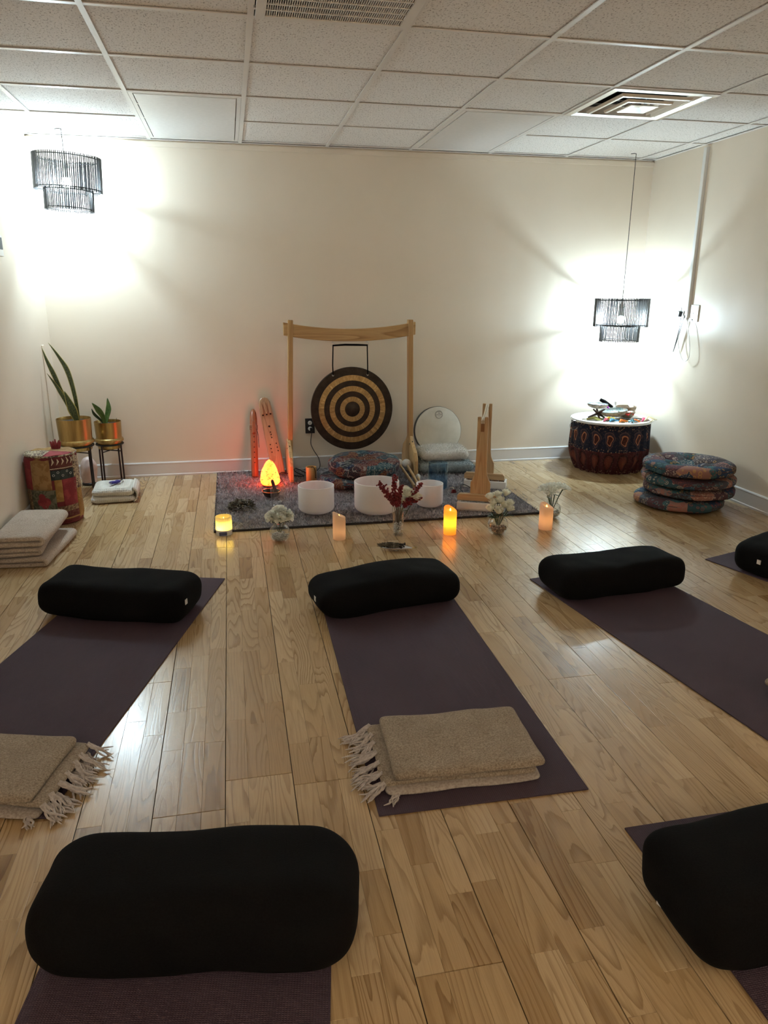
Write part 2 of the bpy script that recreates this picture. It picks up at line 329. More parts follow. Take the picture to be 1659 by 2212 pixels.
def gong_gold():
    m, nt, b = new_mat('lathed_bronze')
    v = objco(nt); q = nt.nodes.new('ShaderNodeSeparateXYZ'); nt.links.new(v, q.inputs[0])
    an = mathn(nt, 'ARCTAN2', q.outputs[2], q.outputs[0]); ln = mathn(nt, 'SQRT', mathn(nt, 'ADD', mathn(nt, 'MULTIPLY', q.outputs[0], q.outputs[0]), mathn(nt, 'MULTIPLY', q.outputs[2], q.outputs[2])))
    k = nt.nodes.new('ShaderNodeCombineXYZ'); nt.links.new(mathn(nt, 'MULTIPLY', an, 13.0), k.inputs[0]); nt.links.new(mathn(nt, 'MULTIPLY', ln, 16.0), k.inputs[1])
    f = noise_tex(nt, k.outputs[0], 1.0, 3.0, 0.65)
    r = ramp(nt, [(0.3, (0.30, 0.205, 0.095)), (0.55, (0.42, 0.30, 0.145)), (0.72, (0.62, 0.47, 0.26))]); nt.links.new(f, r.inputs[0])
    nt.links.new(r.outputs[0], b.inputs['Base Color']); b.inputs['Metallic'].default_value = 1.0; b.inputs['Roughness'].default_value = 0.33
    b.inputs['Anisotropic'].default_value = 0.75; b.inputs['Anisotropic Rotation'].default_value = 0.25
    t = nt.nodes.new('ShaderNodeTangent'); t.direction_type = 'RADIAL'; t.axis = 'Y'; nt.links.new(t.outputs[0], b.inputs['Tangent'])
    bump(nt, b, mathn(nt, 'ADD', f, mathn(nt, 'MULTIPLY', noise_tex(nt, v, 55.0, 2.0), 0.6)), 0.7, 0.006)
    return m
M['gong_gold'] = gong_gold()
M['gong_dark'] = noisy('hammered_dark_bronze', (0.024, 0.018, 0.014), (0.045, 0.034, 0.027), 20.0, rough=0.42, bmp=0.5, bscale=45.0, metal=0.6)

def quartz_bowl():
    m = bpy.data.materials.new('frosted_quartz'); m.use_nodes = True; nt = m.node_tree; nt.nodes.clear()
    o = nt.nodes.new('ShaderNodeOutputMaterial'); d = nd(nt, 'ShaderNodeBsdfDiffuse'); d.inputs[0].default_value = (0.92, 0.89, 0.88, 1)
    t = nd(nt, 'ShaderNodeBsdfTranslucent'); t.inputs[0].default_value = (0.93, 0.89, 0.88, 1)
    g = nd(nt, 'ShaderNodeBsdfGlossy'); g.inputs['Roughness'].default_value = 0.45
    a = nd(nt, 'ShaderNodeMixShader'); a.inputs[0].default_value = 0.45; nt.links.new(d.outputs[0], a.inputs[1]); nt.links.new(t.outputs[0], a.inputs[2])
    c = nd(nt, 'ShaderNodeMixShader'); c.inputs[0].default_value = 0.04; nt.links.new(a.outputs[0], c.inputs[1]); nt.links.new(g.outputs[0], c.inputs[2])
    nt.links.new(c.outputs[0], o.inputs[0]); return m
M['quartz'] = quartz_bowl()
def wax(name, col, tcol, k):
    m = bpy.data.materials.new(name); m.use_nodes = True; nt = m.node_tree; nt.nodes.clear()
    o = nt.nodes.new('ShaderNodeOutputMaterial'); d = nd(nt, 'ShaderNodeBsdfDiffuse'); d.inputs[0].default_value = c4(col)
    t = nd(nt, 'ShaderNodeBsdfTranslucent'); t.inputs[0].default_value = c4(tcol)
    a = nd(nt, 'ShaderNodeMixShader'); a.inputs[0].default_value = k; nt.links.new(d.outputs[0], a.inputs[1]); nt.links.new(t.outputs[0], a.inputs[2])
    nt.links.new(a.outputs[0], o.inputs[0]); return m
M['wax'] = wax('ivory_wax', (0.78, 0.70, 0.64), (0.85, 0.66, 0.45), 0.5)
M['wax_orange'] = wax('amber_wax', (0.75, 0.52, 0.28), (0.95, 0.55, 0.14), 0.6)
M['wax_yellow'] = wax('ribbed_wax', (0.80, 0.74, 0.60), (0.95, 0.85, 0.35), 0.6)
M['flame'] = plain('led_flame', (1, 0.6, 0.2), 0.5, emit=(1, 0.5, 0.08), es=9.0)
def salt():
    m, nt, b = new_mat('glowing_salt_crystal')
    v = objco(nt)
    f = noise_tex(nt, v, 9.0, 4.0, 0.6); g = noise_tex(nt, v, 42.0, 3.0, 0.7)
    r = ramp(nt, [(0.35, (1.0, 0.038, 0.0030)), (0.62, (1.0, 0.064, 0.007))]); nt.links.new(f, r.inputs[0])
    q = ramp(nt, [(0.34, (0.35, 0.25, 0.2)), (0.46, (1, 1, 1))]); nt.links.new(g, q.inputs[0])
    c = mixc(nt, 1.0, r.outputs[0], q.outputs[0], 'MULTIPLY')
    nt.links.new(c, b.inputs['Emission Color']); b.inputs['Emission Strength'].default_value = 14.0
    b.inputs['Base Color'].default_value = (0.75, 0.35, 0.16, 1); b.inputs['Roughness'].default_value = 0.5
    bump(nt, b, g, 0.6, 0.006)
    return m
M['salt'] = salt()
M['rose_quartz'] = noisy('pale_pink_crystal', (0.62, 0.47, 0.42), (0.74, 0.62, 0.57), 16.0, rough=0.4, bmp=0.6)
M['petal'] = wax('white_petal', (0.90, 0.90, 0.84), (0.92, 0.92, 0.82), 0.45)
M['petal_cream'] = wax('cream_petal', (0.90, 0.88, 0.78), (0.92, 0.90, 0.74), 0.45)
M['berry'] = noisy('dark_red_berry', (0.13, 0.006, 0.010), (0.23, 0.012, 0.02), 60.0, rough=0.4)
M['pebble'] = noisy('pale_pebble', (0.42, 0.40, 0.37), (0.62, 0.60, 0.57), 40.0, rough=0.5)
M['pebble_brown'] = noisy('brown_pebble', (0.14, 0.075, 0.04), (0.42, 0.27, 0.17), 55.0, rough=0.4)
M['herb'] = noisy('dried_sage', (0.045, 0.038, 0.027), (0.18, 0.155, 0.11), 40.0, rough=0.9)
M['herb_dark'] = noisy('charred_herb', (0.010, 0.008, 0.006), (0.05, 0.035, 0.025), 70.0, rough=0.95)
M['dark_bowl'] = noisy('dark_bronze_bowl', (0.03, 0.022, 0.015), (0.07, 0.05, 0.032), 30.0, rough=0.4, metal=0.7)
M['felt_white'] = noisy('white_felt', (0.62, 0.58, 0.52), (0.72, 0.68, 0.62), 80.0, rough=0.95, bmp=0.4)
M['drumhead'] = noisy('drum_skin', (0.60, 0.575, 0.49), (0.68, 0.655, 0.57), 9.0, rough=0.5)
M['ink'] = plain('grey_print', (0.12, 0.12, 0.12), 0.7)
M['blue_plastic'] = plain('blue_plastic', (0.022, 0.018, 0.22), 0.3)
M['rope'] = noisy('cream_rope', (0.55, 0.47, 0.35), (0.68, 0.6, 0.46), 120.0, rough=0.9)
M['red_cloth'] = plain('dark_red_cloth', (0.15, 0.018, 0.022), 0.8)

# ------------------------------------------------------------------ geometry helpers
class MB:
    """collects shapes; build() links them as ONE mesh object"""
    def __init__(s): s.v = []; s.f = []; s.uv = {}
    def add(s, verts, faces, uvs=None):
        k = len(s.v); s.v += [tuple(x) for x in verts]
        for i, f in enumerate(faces):
            if uvs: s.uv[len(s.f)] = uvs[i]
            s.f.append(tuple(j + k for j in f))
        return s
    def box(s, c, d, rot=None):
        vs = [Vector((x*d[0]/2, y*d[1]/2, z*d[2]/2)) for z in (-1, 1) for y in (-1, 1) for x in (-1, 1)]
        if rot is not None: R_ = Euler(rot).to_matrix(); vs = [R_ @ q for q in vs]
        vs = [q + Vector(c) for q in vs]
        return s.add(vs, [(0, 2, 3, 1), (4, 5, 7, 6), (0, 1, 5, 4), (2, 6, 7, 3), (0, 4, 6, 2), (1, 3, 7, 5)])
    def grid(s, fn, nu, nv, cu_=False, cv_=False, uv=False):
        vs = []; U = nu if cu_ else nu + 1; V = nv if cv_ else nv + 1
        for j in range(V):
            for i in range(U): vs.append(fn(i/nu, j/nv))
        fs, us = [], []
        for j in range(nv):
            for i in range(nu):
                a = j*U + i; b = j*U + (i+1) % U; c = ((j+1) % V)*U + (i+1) % U; d = ((j+1) % V)*U + i
                fs.append((a, b, c, d)); us.append(((i/nu, j/nv), ((i+1)/nu, j/nv), ((i+1)/nu, (j+1)/nv), (i/nu, (j+1)/nv)))
        return s.add(vs, fs, us if uv else None)
    def lathe(s, prof, seg=32, c=(0, 0, 0), uv=False, close=False):
        pr = list(prof) + ([prof[0]] if close else [])
        n = len(pr) - 1
        def fn(u, v):
            k = min(int(round(v*n)), n); r, z = pr[k]; a = u*2*PI
            return (c[0] + r*math.cos(a), c[1] + r*math.sin(a), c[2] + z)
        return s.grid(fn, seg, n, cu_=True, uv=uv)
    def tube(s, pts, r, seg=8, caps=True):
        P = [Vector(p) for p in pts]; n = len(P)
        rs = r if isinstance(r, (list, tuple)) else [r]*n
        vs = []; up = None
        for i in range(n):
            t = (P[min(i+1, n-1)] - P[max(i-1, 0)]).normalized()
            if up is None:
                up = Vector((0, 0, 1)) if abs(t.z) < 0.9 else Vector((1, 0, 0))
            x = t.cross(up); x = x.normalized() if x.length > 1e-6 else t.orthogonal().normalized()
            up = x.cross(t).normalized()
            for k in range(seg):
                a = 2*PI*k/seg; vs.append(P[i] + rs[i]*(math.cos(a)*x + math.sin(a)*up))
        fs = []
        for i in range(n-1):
            for k in range(seg): fs.append((i*seg+k, i*seg+(k+1) % seg, (i+1)*seg+(k+1) % seg, (i+1)*seg+k))
        if caps: fs.append(tuple(range(seg))[::-1]); fs.append(tuple((n-1)*seg+k for k in range(seg)))
        return s.add(vs, fs)
    def prism(s, outline, th, fn):
        """outline (a,b) polygon, thickness th along third axis; fn(a,b,c) -> point"""
        n = len(outline)
        vs = [fn(a, b, -th/2) for a, b in outline] + [fn(a, b, th/2) for a, b in outline]
        fs = [tuple(range(n))[::-1], tuple(range(n, 2*n))]
        fs += [(i, (i+1) % n, n+(i+1) % n, n+i) for i in range(n)]
        return s.add(vs, fs)
    def ball(s, c, r, seg=12, rings=8):
        rr = r if isinstance(r, tuple) else (r, r, r)
        def fn(u, v):
            t = PI*(v - 0.5)
            return (c[0] + rr[0]*math.cos(t)*math.cos(2*PI*u), c[1] + rr[1]*math.cos(t)*math.sin(2*PI*u), c[2] + rr[2]*math.sin(t))
        return s.grid(fn, seg, rings, cu_=True)
    def torus(s, c, R_, r, seg=32, rs=8, axis='Z', arc=(0, 1)):
        def fn(u, v):
            a = 2*PI*(arc[0] + (arc[1]-arc[0])*u); b = 2*PI*v; q = R_ + r*math.cos(b)
            p = (q*math.cos(a), q*math.sin(a), r*math.sin(b))
            if axis == 'Y': p = (p[0], p[2], p[1])
            if axis == 'X': p = (p[2], p[0], p[1])
            return (c[0]+p[0], c[1]+p[1], c[2]+p[2])
        return s.grid(fn, seg, rs, cu_=(arc == (0, 1)), cv_=True)
    def build(s, name, mat, parent=None, loc=(0, 0, 0), rot=(0, 0, 0), smooth=True, bevel=0.0, bseg=2, solid=0.0, sub=0, weld=True):
        me = bpy.data.meshes.new(name); me.from_pydata(s.v, [], s.f)
        if s.uv:
            L = me.uv_layers.new(name='uv')
            for i, p in enumerate(me.polygons):
                if i in s.uv:
                    for k, li in enumerate(p.loop_indices): L.data[li].uv = s.uv[i][k]
        bm = bmesh.new(); bm.from_mesh(me)
        if weld: bmesh.ops.remove_doubles(bm, verts=bm.verts, dist=1e-6)
        if not s.uv or True: bmesh.ops.recalc_face_normals(bm, faces=bm.faces)
        bm.to_mesh(me); bm.free()
        o = bpy.data.objects.new(name, me); COL.objects.link(o); o.location = loc; o.rotation_euler = rot
        if mat: me.materials.append(M[mat] if isinstance(mat, str) else mat)
        if parent: o.parent = parent
        if smooth:
            me.polygons.foreach_set('use_smooth', [True]*len(me.polygons))
            if smooth != 'all' and hasattr(me, 'set_sharp_from_angle'): me.set_sharp_from_angle(angle=math.radians(42))
        if solid: q = o.modifiers.new('solid', 'SOLIDIFY'); q.thickness = solid; q.offset = 0
        if bevel: q = o.modifiers.new('bevel', 'BEVEL'); q.width = bevel; q.segments = bseg; q.limit_method = 'ANGLE'; q.angle_limit = math.radians(50)
        if sub: q = o.modifiers.new('sub', 'SUBSURF'); q.levels = sub; q.render_levels = sub
        return o
def tag(o, label, cat, group=None, kind=None):
    if label: o['label'] = label
    if cat: o['category'] = cat
    if group: o['group'] = group
    if kind: o['kind'] = kind
    return o
def thing(name, label, cat, loc=(0, 0, 0), rotz=0.0, group=None, rot=None):
    o = bpy.data.objects.new(name, None); COL.objects.link(o); o.empty_display_size = 0.1
    o.location = loc; o.rotation_euler = rot if rot else (0, 0, rotz)
    return tag(o, label, cat, group)
def struct(o): o['kind'] = 'structure'; return o
def stuff(o): o['kind'] = 'stuff'; return o
def catmull(pts, n=8):
    P = [Vector(p) for p in pts]; P = [2*P[0]-P[1]] + P + [2*P[-1]-P[-2]]; out = []
    for i in range(1, len(P)-2):
        a, b, c, d = P[i-1:i+3]
        for k in range(n):
            t = k/n
            out.append(0.5*((2*b) + (c-a)*t + (2*a-5*b+4*c-d)*t*t + (3*b-a-3*c+d)*t**3))
    out.append(P[-2]); return out
def soft_box(a, b, c, r, nx=20, ny=12, nz=6, bulge=0.0, namp=0.0, nsc=6.0, seed=0, taper=None, rz=None):
    """rounded, slightly lumpy cushion form centred on the origin, half sizes a b c"""
    mb = MB(); idx = {}; h = (a, b, c)
    rz = rz or r
    def vert(x, y, z):
        k = (round(x, 5), round(y, 5), round(z, 5))
        if k in idx: return idx[k]
        p = Vector((x*a, y*b, z*c)); rr = (min(r, a), min(r, b), min(rz, c))
        q = Vector([max(-(h[i]-rr[i]), min(h[i]-rr[i], p[i])) for i in range(3)]); d = p - q
        e = Vector([d[i]/rr[i] for i in range(3)])
        if e.length > 1e-6: e.normalize()
        p = q + Vector([e[i]*rr[i] for i in range(3)])
        if bulge: p.z *= 1 + bulge*(1-(p.x/a)**2)*(1-(p.y/b)**2)
        if taper: p = taper(p)
        if namp:
            n = mnoise.noise_vector(Vector((p.x*nsc+seed*7.1, p.y*nsc+seed*3.3, p.z*nsc*1.3)))
            n2 = mnoise.noise_vector(Vector((p.x*nsc*2.7+seed, p.y*nsc*2.7, p.z*nsc*2.7)))
            p += n*namp + n2*namp*0.35
        idx[k] = len(mb.v); mb.v.append(tuple(p)); return idx[k]
    def face(n1, n2, f):
        for i in range(n1):
            for j in range(n2):
                u0, u1, v0, v1 = -1+2*i/n1, -1+2*(i+1)/n1, -1+2*j/n2, -1+2*(j+1)/n2
                mb.f.append(tuple(vert(*f(*q)) for q in ((u0, v0), (u1, v0), (u1, v1), (u0, v1))))
    # crowd the grid towards the rounded edges
    def e(t): return math.sin(t*PI/2)*0.55 + t*0.45
    for s_ in (-1, 1):
        face(nx, ny, lambda u, v: (e(u), e(v), s_)); face(nx, nz, lambda u, v: (e(u), s_, e(v))); face(ny, nz, lambda u, v: (s_, e(u), e(v)))
    return mb
def tufts(name, pts, nrm, length, width, mat, parent, seed=1, lean=0.6, jitter=0.35):
    """many thin two-triangle blades as one mesh"""
    rng = np.random.default_rng(seed); P = np.array(pts, float); N = np.array(nrm, float); n = len(P)
    L = length*(1 + jitter*rng.standard_normal(n))[:, None]
    D = N + lean*rng.standard_normal((n, 3)); D /= np.linalg.norm(D, axis=1)[:, None]
    S = np.cross(D, rng.standard_normal((n, 3))); S /= np.linalg.norm(S, axis=1)[:, None]; S *= width
    D2 = D + 0.5*rng.standard_normal((n, 3))
    V = np.stack([P - S, P + S, P + D*L*0.6 + S*0.7, P + D*L*0.6 - S*0.7, P + D*L*0.6 + D2*L*0.4], 1).reshape(-1, 3)
    b = (np.arange(n)*5)[:, None]
    F = [tuple(x) for x in np.concatenate([b + [0, 1, 2, 3]], 1)] + [tuple(x) for x in (b + [3, 2, 4])]
    me = bpy.data.meshes.new(name); me.from_pydata(V.tolist(), [], F)
    o = bpy.data.objects.new(name, me); COL.objects.link(o); me.materials.append(M[mat]); o.parent = parent; o['kind'] = 'stuff'
    return o
def surf_points(o, n, seed, upper=None):
    """random points and normals on a mesh object, in its own space"""
    me = o.data; rng = random.Random(seed); ar = []; ps = []
    for p in me.polygons:
        if upper is not None and p.normal.z < upper: continue
        ps.append(p); ar.append(p.area)
    out, nn = [], []
    for p in rng.choices(ps, ar, k=n):
        vs = [me.vertices[i].co for i in p.vertices]; u, v = rng.random(), rng.random()
        if len(vs) == 4: q = (vs[0]*(1-u)+vs[1]*u)*(1-v) + (vs[3]*(1-u)+vs[2]*u)*v
        else:
            if u+v > 1: u, v = 1-u, 1-v
            q = vs[0] + (vs[1]-vs[0])*u + (vs[2]-vs[0])*v
        out.append(tuple(q)); nn.append(tuple(p.normal))
    return out, nn
def px(P):
    d = Vector(P) - Vector(CAM); z = d.dot(cf)
    if z < 0.05: return None
    return (829.5 + FPX*d.dot(cr)/z, 1106 - FPX*d.dot(cu)/z)
def copy_tree(o, parent=None):
    c = o.copy(); COL.objects.link(c); c.parent = parent
    for ch in list(o.children): copy_tree(ch, c)
    return c

# ------------------------------------------------------------------ room shell
XL, XR, YB, YF, H = -1.425, 3.169, 0.0, -7.2, 2.349
struct(MB().box(((XL+XR)/2, 0.06, 1.25), (XR-XL+0.24, 0.12, 2.6)).build('wall_back', 'wall', smooth=False))
struct(MB().box((XL-0.06, YF/2, 1.25), (0.12, -YF, 2.6)).build('wall_left', 'wall', smooth=False))
struct(MB().box((XR+0.06, YF/2, 1.25), (0.12, -YF, 2.6)).build('wall_right', 'wall', smooth=False))
struct(MB().box(((XL+XR)/2, YF-0.06, 1.25), (XR-XL+0.24, 0.12, 2.6)).build('wall_front', 'wall', smooth=False))

# floor: boards of three strips each; strips cut into blocks
def strip_mesh(blocks):
    V, F, C = [], [], []
    for (x0, x1, y0, y1, rnd) in blocks:
        k = len(V); g = 0.00018; b = 0.0005; t = -0.004
        x0 += g; x1 -= g; y0 += g; y1 -= g
        V += [(x0, y0, t), (x1, y0, t), (x1, y1, t), (x0, y1, t), (x0, y0, -b), (x1, y0, -b), (x1, y1, -b), (x0, y1, -b),
              (x0+b, y0+b, 0), (x1-b, y0+b, 0), (x1-b, y1-b, 0), (x0+b, y1-b, 0)]
        F += [(k, k+1, k+5, k+4), (k+1, k+2, k+6, k+5), (k+2, k+3, k+7, k+6), (k+3, k, k+4, k+7),
              (k+4, k+5, k+9, k+8), (k+5, k+6, k+10, k+9), (k+6, k+7, k+11, k+10), (k+7, k+4, k+8, k+11), (k+8, k+9, k+10, k+11)]
        C += [rnd]*12
    me = bpy.data.meshes.new('strip'); me.from_pydata(V, [], F)
    a = me.attributes.new('rnd', 'FLOAT_COLOR', 'POINT'); a.data.foreach_set('color', np.array([(c[0], c[1], c[2], 1.0) for c in C], np.float32).ravel())
    me.materials.append(M['floor']); return me
floor = struct(MB().box(((XL+XR)/2, YF/2, -0.08), (XR-XL+0.24, -YF+0.24, 0.12)).build('floor', 'floor_core', smooth=False))
rng = random.Random(11)
BW = 0.1935; boards = []; allb = []
i0 = int(math.floor((XL+0.2449)/BW)); i1 = int(math.ceil((XR+0.2449)/BW))
for i in range(i0, i1):
    x0 = -0.2449 + i*BW; x1 = x0 + BW
    ends = [YF]; y = -3.985 if i == -1 else rng.uniform(-2.2, 0)
    while y < 0: y += 2.2
    cuts = [0.0]
    y -= 2.2
    while y > YF: cuts.append(y); y -= 2.2
    cuts.append(YF)
    bx0, bx1 = max(x0, XL), min(x1, XR)
    for a, b in zip(cuts[1:], cuts[:-1]):
        if b - a < 0.05: continue
        bi = len(boards); boards.append((bx0, bx1, a, b))
        for s_ in range(3):
            sx0 = x0 + s_*BW/3 + (0.0009 if s_ == 0 else 0); sx1 = x0 + (s_+1)*BW/3 - (0.0009 if s_ == 2 else 0)
            sx0, sx1 = max(sx0, XL), min(sx1, XR)
            if sx1 - sx0 < 0.008: continue
            y = a + 0.0008; tone = rng.random()
            while y < b - 0.001:
                L = rng.choice((0.22, 0.3, 0.36, 0.42, 0.5, 0.62))*rng.uniform(0.85, 1.15)
                y2 = y + L
                if y2 > b - 0.12: y2 = b - 0.0008
                tone = min(1, max(0, rng.gauss(0.55, 0.27)))
                allb.append((bi, (sx0, sx1, y, y2, (rng.random(), tone, rng.random())))); y = y2
bobj = []
for (a, b, c, d) in boards:
    bobj.append(MB().box(((a+b)/2, (c+d)/2, -0.011), (b-a-0.0012, d-c-0.0012, 0.014)).build('floor_board', 'floor_core', floor, smooth=False))
def vis_area(q):
    x0, x1, y0, y1, _ = q; P = [px(t) for t in ((x0, y0, 0), (x1, y0, 0), (x1, y1, 0), (x0, y1, 0))]
    if any(t is None for t in P): return 0
    cx = sum(t[0] for t in P)/4; cy = sum(t[1] for t in P)/4
    if not (-20 < cx < 1680 and 0 < cy < 2230): return 0
    return abs(sum(P[i][0]*P[(i+1) % 4][1]-P[(i+1) % 4][0]*P[i][1] for i in range(4)))/2
order = sorted(range(len(allb)), key=lambda k: -vis_area(allb[k][1]))
near = set(order[:300])
for k in near:
    o = bpy.data.objects.new('wood_strip', strip_mesh([allb[k][1]])); COL.objects.link(o); o.parent = bobj[allb[k][0]]
rest = bpy.data.objects.new('wood_strips', strip_mesh([allb[k][1] for k in range(len(allb)) if k not in near])); COL.objects.link(rest); rest.parent = floor; rest['kind'] = 'stuff'

# baseboards with a rounded cap and a shoe strip
def baseboard(name, p0, p1, n):
    prof = [(0, 0), (0.016, 0), (0.016, 0.012), (0.012, 0.017), (0.011, 0.094), (0.0125, 0.100), (0.009, 0.107), (0.003, 0.109), (0, 0.109)]
    d = Vector(p1) - Vector(p0); mb = MB(); nn = Vector(n)
    vs = []
    for P in (Vector(p0), Vector(p1)):
        for a, z in prof: vs.append(P + nn*a + Vector((0, 0, z)))
    k = len(prof)
    mb.add(vs, [(i, (i+1) % k, k+(i+1) % k, k+i) for i in range(k)] + [tuple(range(k))[::-1], tuple(range(k, 2*k))])
    return struct(mb.build(name, 'white_trim', smooth=False))
baseboard('baseboard_back', (XL, 0, 0), (XR, 0, 0), (0, -1, 0))
baseboard('baseboard_left', (XL, YF, 0), (XL, 0, 0), (1, 0, 0))
baseboard('baseboard_right', (XR, YF, 0), (XR, 0, 0), (-1, 0, 0))
struct(MB().box(((XL+XR)/2, -0.005, H-0.018), (XR-XL, 0.010, 0.032)).build('trim_1', 'wall', smooth=False))

# suspended ceiling
T = 0.6096
ceiling = struct(MB().box(((XL+XR)/2, YF/2, H+0.22), (XR-XL+0.24, -YF+0.24, 0.1)).build('ceiling', 'plenum', smooth=False))
gx = [-0.0217 + (i-2)*T for i in range(0, 8)]           # lines running away from the camera
gy = [-0.068] + [-0.6786 - k*T for k in range(0, 11)]   # lines across
for x in gx:
    MB().box((x, YF/2, H+0.012), (0.024, -YF, 0.004)).box((x, YF/2, H+0.03), (0.003, -YF, 0.036)).build('grid_tee', 'grid', ceiling, smooth=False)
for y in gy:
    MB().box(((XL+XR)/2, y, H+0.0125), (XR-XL, 0.024, 0.004)).box(((XL+XR)/2, y, H+0.03), (XR-XL, 0.003, 0.036)).build('grid_tee', 'grid', ceiling, smooth=False)
for nm, c, d in (('wall_angle', ((XL+XR)/2, -0.011, H+0.010), (XR-XL, 0.022, 0.003)), ('wall_angle', (XL+0.011, YF/2, H+0.010), (0.022, -YF, 0.003)), ('wall_angle', (XR-0.011, YF/2, H+0.010), (0.022, -YF, 0.003))):
    MB().box(c, d).build(nm, 'grid', ceiling, smooth=False)
XS = [XL+0.002] + gx + [XR-0.002]; YS = [-0.002] + gy + [YF+0.002]
skip = set()
for c in (2, 5): skip |= {(c, 1), (c, 2)}                # two light fixtures
skip |= {(6, 3), (3, 5)}                                 # supply diffuser, return grille
tmesh = {}
for ci in range(len(XS)-1):
    for ri in range(len(YS)-1):
        if (ci, ri) in skip: continue
        x0, x1, y1, y0 = XS[ci], XS[ci+1], YS[ri], YS[ri+1]
        w_, d_ = round(x1-x0-0.006, 4), round(y1-y0-0.006, 4)
        if w_ < 0.01 or d_ < 0.01: continue
        if (w_, d_) not in tmesh:
            o = MB().box((0, 0, 0.008), (w_, d_, 0.014)).build('ceiling_tile', 'tile', ceiling, ((x0+x1)/2, (y0+y1)/2, H+0.0155), smooth=False); tmesh[(w_, d_)] = o.data
        else:
            o = bpy.data.objects.new('ceiling_tile', tmesh[(w_, d_)]); COL.objects.link(o); o.parent = ceiling; o.location = ((x0+x1)/2, (y0+y1)/2, H+0.0155)
def fixture(c, label):
    x0, x1 = XS[c]+0.013, XS[c+1]-0.013; y1, y0 = YS[1]-0.013, YS[3]+0.013
    t = thing('ceiling_light', label, 'ceiling light', ((x0+x1)/2, (y0+y1)/2, H+0.012), group='switched-off ceiling lights')
    w_, d_ = x1-x0, y1-y0; f = MB()
    for s_ in (-1, 1):
        f.box((s_*(w_/2-0.011), 0, 0.004), (0.022, d_, 0.012)); f.box((0, s_*(d_/2-0.011), 0.004), (w_-0.044, 0.022, 0.012))
    f.build('frame', 'grid', t, smooth=False)
    MB().box((0, 0, 0.0), (w_-0.054, d_-0.054, 0.006)).build('diffuser', 'lens', t, smooth=False, bevel=0.002)
    MB().box((0, 0, 0.06), (w_-0.01, d_-0.01, 0.08)).build('housing', 'grid', t, smooth=False)
    for s_ in (-1, 1):
        MB().box((-w_/2+0.026, s_*d_*0.3, -0.002), (0.008, 0.02, 0.006)).build('hinge_clip', 'steel', t, smooth=False)
fixture(2, 'unlit ceiling light panel left of centre, above the potted plants')
fixture(5, 'unlit ceiling light panel beside the metal air diffuser')

def air_diffuser():
    x0, x1 = XS[6]+0.004, XS[7]-0.004; y1, y0 = YS[3]-0.004, YS[4]+0.004
    t = thing('air_diffuser', 'polished metal square ceiling air diffuser with nested louvers', 'air diffuser', ((x0+x1)/2, (y0+y1)/2, H+0.008))
    hw = (x1-x0)/2
    def sq(mb, prof):   # square "lathe"
        vs = []
        for a, z in prof: vs += [(-a, -a, z), (a, -a, z), (a, a, z), (-a, a, z)]
        fs = []
        for i in range(len(prof)-1):
            for k in range(4): fs.append((i*4+k, i*4+(k+1) % 4, (i+1)*4+(k+1) % 4, (i+1)*4+k))
        mb.add(vs, fs); return mb
    sq(MB(), [(hw, 0.004), (hw, -0.003), (hw-0.03, -0.006), (hw-0.055, 0.004), (hw-0.09, 0.05)]).build('outer_frame', 'alu', t, smooth=False, solid=0.0015)
    sq(MB(), [(0.205, 0.004), (0.20, -0.010), (0.19, -0.012), (0.13, 0.045)]).build('louver', 'alu', t, smooth=False, solid=0.0015)
    sq(MB(), [(0.135, -0.004), (0.13, -0.016), (0.12, -0.018), (0.07, 0.035)]).build('louver', 'alu', t, smooth=False, solid=0.0015)
    sq(MB(), [(0.085, -0.016), (0.08, -0.020), (0.02, -0.004), (0.0005, -0.003)]).build('centre_cone', 'alu', t, smooth=False, solid=0.0015)
    sq(MB(), [(0.23, 0.05), (0.23, 0.15), (0.001, 0.15)]).build('duct_collar', 'plenum', t, smooth=False)
    MB().tube([(0, -0.13, 0.02), (0, 0.13, 0.02)], 0.004).tube([(-0.13, 0, 0.02), (0.13, 0, 0.02)], 0.004).build('cross_bar', 'steel', t)
air_diffuser()
def return_grille():
    x0, x1 = XS[3]+0.016, XS[4]-0.004; y1, y0 = YS[5]-0.004, YS[6]+0.004
    w_, d_ = x1-x0, y1-y0
    t = thing('return_grille', 'large white slotted return air grille at the top edge of the picture', 'air grille', ((x0+x1)/2, (y0+y1)/2, H+0.006))
    f = MB()
    for s_ in (-1, 1):
        f.box((s_*(w_/2-0.018), 0, 0), (0.036, d_, 0.008)); f.box((0, s_*(d_/2-0.018), 0), (w_-0.072, 0.036, 0.008))
    f.build('frame', 'grid', t, smooth=False, bevel=0.0015)
    n = 9
    for k in range(1, n):
        MB().box((0, -d_/2+0.036+(d_-0.072)*k/n, 0.001), (w_-0.072, 0.007, 0.006)).build('cross_bar', 'grid', t, smooth=False)
    bl = MB(); nb = 62
    for k in range(nb+1):
        bl.box((-w_/2+0.036+(w_-0.072)*k/nb, 0, 0.004), (0.0036, d_-0.072, 0.009))
    stuff(bl.build('blades', 'grid', t, smooth=False))
    MB().box((0, 0, 0.10), (w_-0.02, d_-0.02, 0.01)).build('dark_plenum_box', 'plenum', t, smooth=False)
    MB().box((-w_/2-0.004, d_*0.32, 0.0), (0.008, 0.02, 0.008)).build('latch', 'steel', t, smooth=False)
return_grille()

